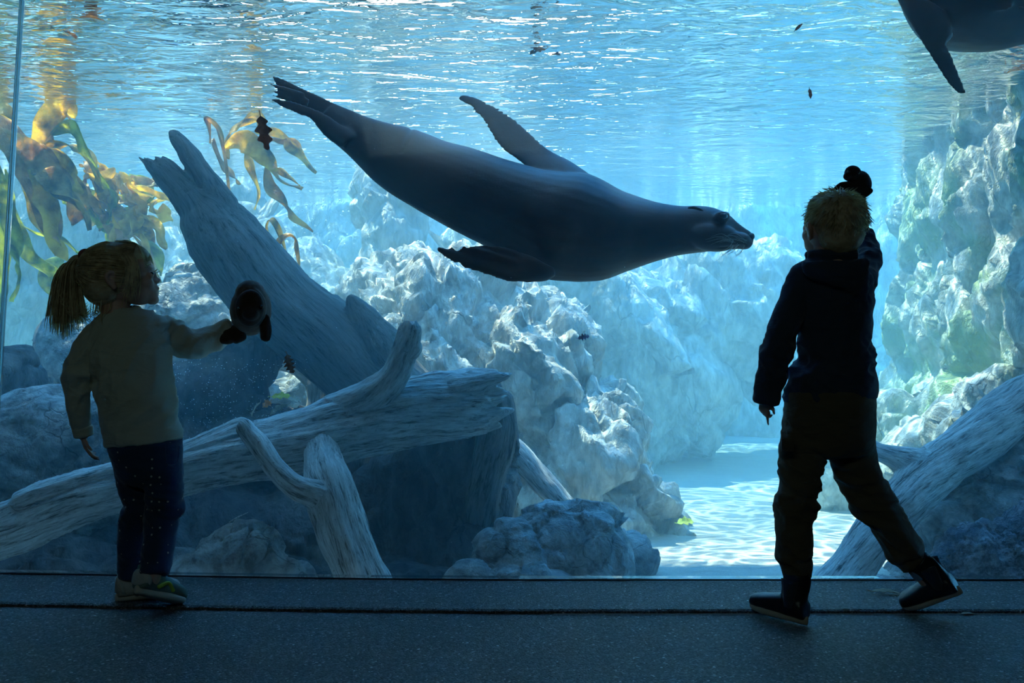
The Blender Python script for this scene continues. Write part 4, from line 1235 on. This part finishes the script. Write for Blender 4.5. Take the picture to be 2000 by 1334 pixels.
# ---------------------------------------------------------------- the girl
def girl():
    D = 2.90
    root = thing('person', P(285, 1180, 2.92) * (1, 1, 0) + (0, 0, 0.012), 'small child with blonde ponytail, pale sweater and dotted jeans, holding out a dark puppet', 'person')
    # body: one continuous surface
    g = Geo(); C = P(232, 541, D)
    T, R = head(g, C, math.radians(14), math.radians(6), 1.02)
    g.ptube([(226, 575, D, 27), (226, 600, D, 27), (230, 625, D, 34), (245, 660, D, 52, .8), (255, 740, D, 52, .75), (275, 840, D, 52, .75), (284, 890, D, 50, .75)], seg=24)
    g.ptube([(190, 655, D - .02, 18), (165, 695, D - .03, 17), (152, 745, D - .04, 16), (155, 800, D - .02, 13), (162, 848, D, 11.5)])
    g.ptube([(290, 640, D + .03, 18), (335, 658, D + .06, 18), (378, 668, D + .08, 16), (412, 660, D + .10, 14), (445, 645, D + .12, 12)])
    hand(g, P(162, 850, D), (0.12, 0.25, -1), (0.9, 0.5, 0.2), 0.52, (0.35, 0.3, 0.35, 0.4), 0.6, 1)
    hand(g, P(448, 644, D + .12), (1, 0.35, 0.25), (0, -.3, -1), 0.50, (0.5, 0.5, 0.5, 0.5), 0.6, -1)
    g.ptube([(258, 890, D + .02, 25), (264, 950, D + .02, 24), (270, 990, D + .02, 20), (262, 1040, D + .03, 22), (258, 1080, D + .05, 19), (258, 1130, D + .06, 15), (262, 1150, D + .07, 15)])
    g.ptube([(314, 890, D - .0, 25), (318, 950, D - .01, 24), (322, 990, D - .01, 21), (314, 1040, D - .03, 22), (308, 1085, D - .06, 18), (303, 1112, D - .08, 15), (297, 1138, D - .075, 14)])
    me = remesh(g, 0.0034, 3)
    body = link('body', me, M['skin'], root)
    # eyes with lashes
    for sg in (-1, 1):
        e = Geo(); add_ball(e, T, R, (.0925, sg * .031, -.001), (.0062, .009, .0058), 1.02); link('eye', e.fix(), M['eye'], root)
        l = Geo(); strands(l, [[T((.094, sg * (.024 + .003 * k), .004)), T((.103, sg * (.026 + .0036 * k), .006)), T((.110, sg * (.028 + .004 * k), .011))] for k in range(5)], .0007, .0003)
        l.tube([T((.088, sg * .018, .022)), T((.091, sg * .030, .027)), T((.083, sg * .044, .024))], .002, seg=6)
        link('eyelashes', l.fix(), M['hair'], root)
    # hair
    h = Geo(); A = lambda c, r: add_ball(h, T, R, c, r, 1.02, 28)
    A((-.016, 0, .016), (.094, .082, .086)); A((.022, 0, .052), (.064, .066, .046)); A((-.036, 0, -.022), (.066, .074, .060)); A((.058, 0, .052), (.034, .052, .026)); A((-.085, 0, .034), (.030, .026, .024))
    hm = remesh(h, 0.0045, 4)
    v = getv(hm); n = getn(hm)
    tie = T((-.108, 0, .034))
    ax = v - tie; dist = np.linalg.norm(ax, axis=1); th = np.arctan2(ax[:, 1], ax[:, 2])
    setv(hm, v + n * (0.0022 * perlin(np.column_stack([th * 16, dist * 9, 0 * th])) + 0.0012 * perlin(np.column_stack([th * 45, dist * 14, 0 * th])))[:, None])
    hair = link('hair', hm, M['hair'], root)
    S = Geo(); r = random.Random(21); lines = []
    def onhead(p, off=1.0):      # push a local point out to the cap surface
        best = 9
        p = np.array(p, float)
        for c, rr in (((-.016, 0, .016), (.094, .082, .086)), ((.022, 0, .052), (.064, .066, .046)), ((-.036, 0, -.022), (.066, .074, .060)), ((.058, 0, .052), (.034, .052, .026))):
            k = math.sqrt((((p - c) / rr) ** 2).sum()); best = min(best, k)
            if k < 1.0: pass
        k, c = min((math.sqrt((((p - np.array(c)) / rr) ** 2).sum()), c) for c, rr in (((-.016, 0, .016), (.094, .082, .086)), ((.022, 0, .052), (.064, .066, .046)), ((-.036, 0, -.022), (.066, .074, .060))))
        return np.array(c) + (p - np.array(c)) / k * (1.0 + 0.02 * off)
    for _ in range(330):     # combed back from brow and nape to the tie
        a = r.uniform(-2.6, 2.6); start = np.array((.075 * math.cos(a * .5) - .01, .08 * math.sin(a * 1.0) if abs(a) < 1.57 else math.copysign(.08, a) * (2.7 - abs(a)), .085 * math.cos(a) + .01))
        end = np.array((-.105, 0.008 * r.uniform(-1, 1), .036 + .008 * r.uniform(-1, 1)))
        pts = []
        for t_ in np.linspace(0, 1, 7):
            p = start * (1 - t_) + end * t_ + np.array((0, 0, .0))
            pts.append(T(onhead(p, r.uniform(.3, 1.5)) if t_ < .93 else end))
        lines.append(pts)
    strands(S, lines, .0010, .0008)
    lines = []
    for _ in range(70):      # fringe
        y = r.uniform(-.055, .055); x0 = r.uniform(.0, .03)
        lines.append([T((x0, y * .6, .101)), T((.062, y * .9, .086)), T((.090 - abs(y) * .3, y, .058)), T((.098 - abs(y) * .35, y * 1.05, .022 + r.uniform(-.008, .010)))])
    for _ in range(46):      # loose locks in front of and around the ear
        x0 = r.uniform(.02, .055); zz = r.uniform(-.10, -.04)
        lines.append([T((x0 - .01, -.062, .07)), T((x0 + .010, -.078, .03)), T((x0 + .004 + r.uniform(-.01, .01), -.078, -.02)), T((x0 - .012 + r.uniform(-.012, .016), -.070, zz))])
    for _ in range(50):      # wisps at the nape
        x0 = r.uniform(-.075, -.01); y = r.uniform(-.05, .04)
        lines.append([T((x0, y, -.06)), T((x0 - .006, y, -.09)), T((x0 - .012 + r.uniform(-.02, .012), y - .01, r.uniform(-.135, -.10)))])
    strands(S, lines, .0011, .0003)
    link('hair_strands', S.fix(), M['hair'], root)
    pt = Geo(); lines = []
    for _ in range(560):     # ponytail
        w = r.gauss(0, 1); w = max(-1.9, min(1.9, w)); dy = r.gauss(0, .012)
        ex = 132 + w * 21 + r.uniform(-5, 5); ey = 655 - abs(w) * 9 + r.uniform(-32, 10) - (8 if ex > 140 else 0)
        if r.random() < .22: ex, ey = r.uniform(150, 185), r.uniform(590, 635)
        lines.append([P(168, 509 + w * 2, D), P(150 + w * 2, 504 + abs(w) * 2.5, D + dy * .3), P(135 + w * 9, 522 + w, D + dy), P(130 + w * 16, 565, D + dy * 1.3), P((ex + 126 + w * 18) / 2, 612, D + dy * 1.4), P(ex - 3, ey, D + dy * 1.6)])
    strands(pt, lines, .0013, .0004)
    pt.ptube([(168, 509, D, 8), (150, 508, D, 11), (138, 530, D, 13), (131, 575, D, 15, .7), (125, 615, D, 10, .6)], seg=14)
    link('ponytail', pt.fix(), M['hair'], root)
    tg = Geo(); tg.tube([P(166, 499, D), P(166, 519, D)], .020, seg=14); tg.tube([P(163, 500, D - .01), P(158, 494, D - .012), P(170, 493, D - .012)], .006, seg=8)
    link('hair_tie', remesh(tg, .003, 2), M['tie'], root)
    # sweater
    s = Geo()
    s.loft([(212, 604, 268, 602, .75), (196, 614, 292, 606, .62), (178, 632, 314, 618, .58), (168, 662, 326, 648, .66), (172, 700, 332, 690, .75), (182, 740, 334, 730, .80), (193, 785, 340, 770, .82),
            (200, 830, 348, 818, .82), (205, 858, 353, 842, .82), (207, 873, 357, 856, .80)], D, .8, seg=40)
    s.ptube([(192, 652, D - .01, 27), (168, 690, D - .03, 27), (152, 735, D - .04, 25), (151, 780, D - .03, 23), (158, 820, D - .01, 20), (163, 845, D, 17)], caps=(.5, .2))
    s.ptube([(268, 646, D + .01, 34), (305, 648, D + .04, 33), (345, 662, D + .06, 31), (380, 670, D + .08, 28), (412, 662, D + .10, 26), (438, 650, D + .115, 24), (452, 643, D + .12, 23)], caps=(.5, .2))
    me, px, py = cloth(s, 0.0048, [(380, 670, 45, 2.0), (330, 650, 40, 1.6), (440, 650, 25, 1.5), (152, 740, 45, 1.6), (180, 700, 50, 1.0), (320, 800, 60, .8), (250, 780, 90, .4)], amp=.0075, sc=(22, 8, 8))
    v = getv(me); n = getn(me)
    hem = py - (848 + (215 - px) * 0.10)
    d = -.0022 * np.exp(-(hem / 1.6) ** 2) * (px > 195) * (px < 360)
    v = v + n * d[:, None]; setv(me, v)
    link('sweater', me, M['sweater'], root)
    cf = Geo(); cf.ptube([(160, 833, D - .005, 20), (164, 851, D, 19)], caps=(.15, .15)); link('cuff', remesh(cf, .004, 2), M['sweater'], root)
    co = Geo(); co.tube([P(240, 604, D) + np.array([math.cos(a) * .043, math.sin(a) * .035, .006 * math.sin(a) + .003 * math.cos(a)]) for a in np.linspace(0, 2 * math.pi, 19)], .006, .009, seg=10, sub=2, caps=(0, 0)); link('collar', co.fix(), M['sweater'], root)
    # trousers
    t = Geo()
    t.loft([(212, 855, 353, 845, .8), (214, 880, 355, 872, .8), (222, 905, 356, 900, .78), (230, 930, 357, 930, .75), (240, 945, 352, 945, .7)], D, .8, seg=36)
    t.ptube([(258, 905, D + .01, 36), (266, 950, D + .02, 34), (275, 985, D + .02, 30), (270, 1000, D + .02, 28), (262, 1020, D + .03, 30), (258, 1060, D + .04, 27), (257, 1090, D + .05, 26), (258, 1128, D + .05, 26)], caps=(.5, .15))
    t.ptube([(318, 905, D - .01, 37), (320, 950, D - .02, 36), (325, 978, D - .02, 33), (324, 990, D - .02, 35), (318, 1003, D - .02, 32), (314, 1040, D - .03, 31), (309, 1080, D - .05, 29), (303, 1121, D - .075, 28)], caps=(.5, .15))
    me, _, _ = cloth(t, 0.0046, [(320, 985, 40, 2.0), (270, 995, 40, 1.8), (260, 1095, 30, 1.6), (308, 1090, 30, 1.4), (300, 920, 50, .7)], amp=.0046, sc=(8, 8, 24))
    link('trousers', me, M['denim'], root)
    pk = Geo(); R_p = []
    pk.tube([P(322, 872, D - .125), P(325, 905, D - .125), P(338, 912, D - .10)], .0016, seg=6); pk.tube([P(350, 872, D - .06), P(345, 905, D - .08), P(325, 908, D - .123)], .0014, seg=6)
    link('pocket_seam', pk.fix(), M['denim'], root)
    # shoes
    heel = P(228, 1183, 2.935); toe = P(352, 1168, 3.01)
    heel[2] = .013; toe[2] = .013
    shoe(root, toe, heel, (0, 0, 1), .040, np.linalg.norm(toe - heel) + .01, (M['shoe_grey'], M['rubber'], M['shoe_grey'], M['shoe_green']))
    shoe(root, (P(342, 1190, 2.89)[0], 2.90, .014), (P(274, 1160, 2.80)[0], 2.80, .066), (-.30, -.2, 1), .043, .176, (M['shoe_green'], M['rubber'], M['shoe_grey'], M['shoe_lime']))
girl()

# ---------------------------------------------------------------- the boy
def boy():
    D = 2.80
    root = thing('person', P(1600, 1215, 2.80) * (1, 1, 0) + (0, 0, 0.002), 'taller child with short hair, dark hoodie and olive trousers, striding with one arm raised', 'person')
    g = Geo(); C = P(1628, 444, D)
    T, R = head(g, C, math.radians(104), math.radians(8), 1.0)
    g.ptube([(1622, 470, D, 30), (1618, 495, D, 29), (1620, 520, D, 40), (1628, 560, D, 60, .7), (1630, 650, D, 56, .75), (1625, 760, D, 58, .7), (1620, 840, D, 56, .7)], seg=24)
    g.ptube([(1568, 550, D, 20), (1545, 605, D - .02, 20), (1525, 665, D - .04, 18), (1508, 720, D - .04, 16), (1494, 780, D - .02, 13)])
    g.ptube([(1678, 560, D + .06, 20), (1695, 525, D + .15, 19), (1694, 485, D + .22, 16), (1686, 448, D + .28, 12)])
    hand(g, P(1496, 776, D - .02), (-.10, .3, -1), (.75, .6, 0.1), .50, (.12, .7, .8, .9), .5, 1)
    hand(g, P(1687, 446, D + .28), (-.05, .15, 1), (-.6, .5, 0), .55, (.9, .9, .9, .9), .8, 1)
    g.ptube([(1574, 850, D - .02, 28), (1564, 930, D - .02, 27), (1555, 1000, D - .02, 22), (1551, 1060, D - .03, 20), (1553, 1110, D - .04, 18), (1553, 1165, D - .05, 16)])
    g.ptube([(1660, 850, D + .02, 28), (1680, 930, D + .04, 27), (1722, 1010, D + .03, 22), (1762, 1068, D + .02, 20), (1793, 1108, D + .01, 18), (1812, 1135, D + .01, 16)])
    link('body', remesh(g, 0.0036, 3), M['skin'], root)
    for sg in (-1, 1):
        e = Geo(); add_ball(e, T, R, (.0925, sg * .031, -.001), (.0062, .009, .0058), 1.0); link('eye', e.fix(), M['eye'], root)
    # short tousled hair
    h = Geo(); A = lambda c, r: add_ball(h, T, R, c, r, 1.0, 28)
    A((-.016, 0, .022), (.088, .078, .082)); A((.024, 0, .054), (.062, .064, .046)); A((-.040, 0, -.020), (.056, .066, .056)); A((.055, 0, .060), (.034, .05, .024))
    hm = remesh(h, 0.0045, 4); v = getv(hm); n = getn(hm)
    setv(hm, v + n * (0.0035 * fbm(v * (60, 60, 22), 2))[:, None])
    link('hair', hm, M['hair'], root)
    S = Geo(); r = random.Random(4); lines = []
    crown = np.array((-.035, .005, .098))
    for _ in range(1500):
        u = np.array([r.gauss(0, 1) for _ in range(3)]); u /= np.linalg.norm(u)
        if u[2] < -.55 or (u[0] > .55 and u[2] < .45): continue
        if abs(u[1]) > .8 and u[2] < -.1: continue
        base = np.array((-.014, 0, .018)) + u * np.array((.086, .076, .084))
        away = base - crown; away -= u * (away @ u); away = away / (np.linalg.norm(away) + 1e-6)
        L = r.uniform(.014, .025) * (1.15 if u[2] > 0 else .7)
        jit = np.array([r.gauss(0, .25) for _ in range(3)])
        d = away * .9 + u * .42 + jit; d /= np.linalg.norm(d)
        lines.append([T(base - u * .004), T(base + (d * .6 + u * .25) * L * .5), T(base + (d + u * .05) * L)])
    strands(S, lines, .0016, .0003, sub=2)
    link('hair_tufts', S.fix(), M['hair'], root)
    # hoodie
    s = Geo()
    s.loft([(1592, 500, 1650, 497, .8), (1572, 508, 1672, 504, .66), (1548, 522, 1694, 526, .56), (1540, 550, 1702, 555, .60), (1550, 600, 1702, 595, .66), (1561, 650, 1699, 645, .70), (1560, 700, 1698, 685, .74),
            (1548, 735, 1706, 720, .78), (1538, 765, 1711, 750, .78), (1534, 786, 1711, 776, .76)], D, .8, seg=40)
    s.ptube([(1566, 545, D, 28), (1545, 600, D - .02, 29), (1526, 655, D - .04, 28), (1512, 705, D - .045, 27), (1502, 745, D - .035, 25), (1497, 768, D - .03, 24)], caps=(.5, .15))
    s.ptube([(1500, 762, D - .03, 26), (1495, 785, D - .022, 25)], caps=(.15, .15))
    s.ptube([(1670, 565, D + .03, 32), (1686, 540, D + .10, 27), (1695, 510, D + .17, 23), (1693, 480, D + .23, 20), (1687, 456, D + .27, 17)], caps=(.5, .2))
    # hood lying on the back
    s.loft([(1566, 512, 1690, 512, .5, D - .06), (1570, 532, 1694, 545, .42, D - .075), (1592, 548, 1696, 575, .36, D - .075), (1630, 562, 1698, 592, .3, D - .06)], D, .5, seg=28)
    s.tube([P(1622, 500, D) + np.array([math.cos(a) * .058, math.sin(a) * .05, -.004 * math.cos(a)]) for a in np.linspace(0, 2 * math.pi, 19)], .013, seg=10, sub=2, caps=(0, 0))
    me, _, _ = cloth(s, 0.0048, [(1515, 690, 50, 1.7), (1560, 740, 50, 1.6), (1690, 500, 40, 1.8), (1690, 690, 45, 1.7), (1700, 590, 40, 1.2), (1600, 700, 60, .6), (1640, 740, 60, .9)], amp=.0075, sc=(14, 8, 17), seed=4)
    link('hoodie', me, M['hoodie'], root)
    t = Geo()
    t.loft([(1537, 765, 1709, 760, .8), (1533, 800, 1709, 795, .82), (1530, 840, 1707, 835, .8), (1530, 870, 1706, 865, .74), (1545, 890, 1700, 885, .6)], D, .8, seg=36)
    t.ptube([(1572, 850, D - .01, 45), (1565, 900, D - .02, 43), (1561, 940, D - .02, 40), (1557, 965, D - .02, 34), (1555, 985, D - .02, 38), (1552, 1010, D - .02, 34), (1551, 1045, D - .03, 37), (1550, 1075, D - .03, 35),
             (1551, 1084, D - .03, 37), (1553, 1094, D - .03, 31), (1555, 1104, D - .035, 31), (1556, 1128, D - .04, 27)], caps=(.5, .12))
    t.ptube([(1660, 850, D + .02, 46), (1668, 900, D + .03, 44), (1684, 945, D + .04, 41), (1704, 980, D + .04, 42), (1716, 1003, D + .03, 36), (1730, 1020, D + .03, 38), (1745, 1042, D + .02, 35), (1760, 1062, D + .02, 36),
             (1768, 1074, D + .02, 37), (1776, 1088, D + .02, 29), (1788, 1106, D + .01, 27)], caps=(.5, .12))
    me, _, _ = cloth(t, 0.0046, [(1556, 980, 50, 2.2), (1553, 1092, 25, 1.6), (1715, 1000, 55, 2.4), (1765, 1070, 35, 1.8), (1620, 900, 60, 1.0), (1580, 860, 50, .8)], amp=.008, sc=(8, 8, 21), seed=9)
    link('trousers', me, M['khaki'], root)
    pk = Geo(); pk.rings(np.array([[P(1525 + a, y, D - .05 - b) for a, b in ((0, .0), (2, .05), (26, .075), (26, .065), (4, .04), (3, .0))] for y in (855, 860, 882)]))
    link('cargo_pocket', pk.fix(), M['khaki'], root)
    for sk in ([(1553, 1118, D - .04, 22), (1552, 1145, D - .045, 21)], [(1788, 1100, D + .012, 22), (1804, 1122, D + .012, 21)]):
        k = Geo(); k.ptube(sk, caps=(.1, .1)); link('sock', remesh(k, .004, 2), M['sock'], root)
    # boots
    shoe(root, (P(1476, 1198, 2.84)[0], 2.85, .013), (P(1566, 1218, 2.745)[0], 2.735, .003), (0, 0, 1), .040, .185, (M['leather'], M['rubber']), boot=.052)
    shoe(root, (P(1782, 1194, 2.86)[0], 2.862, .014), (P(1866, 1160, 2.79)[0], 2.79, .068), (-.8, 0, 1), .039, .178, (M['leather'], M['rubber']), boot=.048, lean=.12)
boy()

# ---------------------------------------------------------------- stuffed toys
def toy(name, base, label, body, head_, flips, eyes, belt=None):
    g = Geo()
    for b in body + [head_[0]] + head_[1]:
        g.ball(*b)
    me = remesh(g, .004, 3); v = getv(me)
    setv(me, v + getn(me) * (0.0012 * fbm(v * 60, 2))[:, None])
    o = link(name, me, M['plush_light'] if belt else M['plush'])
    tag(o, label, 'stuffed toy')
    for f in flips:
        q = Geo(); q.tube(*f); link('flipper', remesh(q, .0035, 2), M['plush'], o)
    for e in eyes:
        q = Geo(); q.ball(*e); link('eye', q.fix(), M['eye'], o)
    if belt:
        for nm, b in belt:
            link(nm, remesh(b, .0035, 3), M['plush'], o)
    return o
k = 3.03 / F
fc = Geo(); fc.ball(P(488, 602, 2.962), (28 * k, .030, 36 * k), (0, 0.06, 0)); fc.ball(P(490, 612, 2.945), (17 * k, .026, 15 * k))
toy('stuffed_sea_lion', None, 'dark plush sea lion puppet held up on the ponytailed child\'s hand, its face towards us',
    [(P(490, 606, 3.03), (39 * k, .085, 50 * k), (0, .05, 0)), (P(489, 575, 3.03), (28 * k, .07, 28 * k))],
    ((P(488, 602, 2.985), (32 * k, .035, 41 * k)), []),
    [([P(462, 648, 3.0), P(446, 658, 2.98), P(432, 660, 2.98)], [16 * k, 15 * k, 12 * k], [.016, .014, .011]),
     ([P(472, 655, 3.0), P(458, 661, 2.985)], [12 * k, 12 * k], [.014, .012]),
     ([P(516, 622, 3.0), P(519, 645, 2.99), P(518, 661, 2.99)], [11 * k, 12 * k, 10 * k], [.014, .013, .010])],
    [(P(510, 600, 2.937), .0065), (P(468, 603, 2.940), .0065)], [('face_panel', fc)])
k = 3.09 / F
toy('stuffed_sea_lion', None, 'small dark stuffed sea lion held up in the hooded child\'s raised hand',
    [(P(1678, 360, 3.09), (24 * k, .035, 27 * k)), (P(1668, 372, 3.09), (27 * k, .035, 16 * k), (0, -.3, 0)), (P(1676, 392, 3.09), (15 * k, .025, 26 * k)), (P(1684, 415, 3.09), (10 * k, .018, 22 * k))],
    ((P(1665, 338, 3.07), (16 * k, .026, 15 * k)), [(P(1655, 345, 3.06), (8 * k, .014, 8 * k))]),
    [([P(1662, 366, 3.08), P(1645, 364, 3.07), P(1632, 371, 3.07)], [11 * k, 9 * k, 6 * k], [.012, .010, .007]),
     ([P(1690, 378, 3.08), P(1700, 372, 3.07)], [8 * k, 6 * k], [.010, .008])],
    [(P(1676, 338, 3.045), .005), (P(1657, 336, 3.042), .005)])
# ---------------------------------------------------------------- leaves on the floor
oak('dry_leaf', (P(1732, 1168, 3.02)[0], 3.025, .018), 0.085, 0.035, (R_(4), R_(3), R_(-8)), M['leaf_tan'], 'pale dry leaf lying on the strip beside the hooded child\'s rear boot', lobes=4, depth=.4, seed=40, curl=.08)
oak('dry_leaf', (P(1893, 1201, 2.83)[0], 2.84, .003), 0.04, 0.016, (R_(4), R_(3), R_(10)), M['leaf_tan'], 'tiny pale leaf scrap in the floor groove at the right', lobes=2, depth=.3, seed=41, curl=.08)
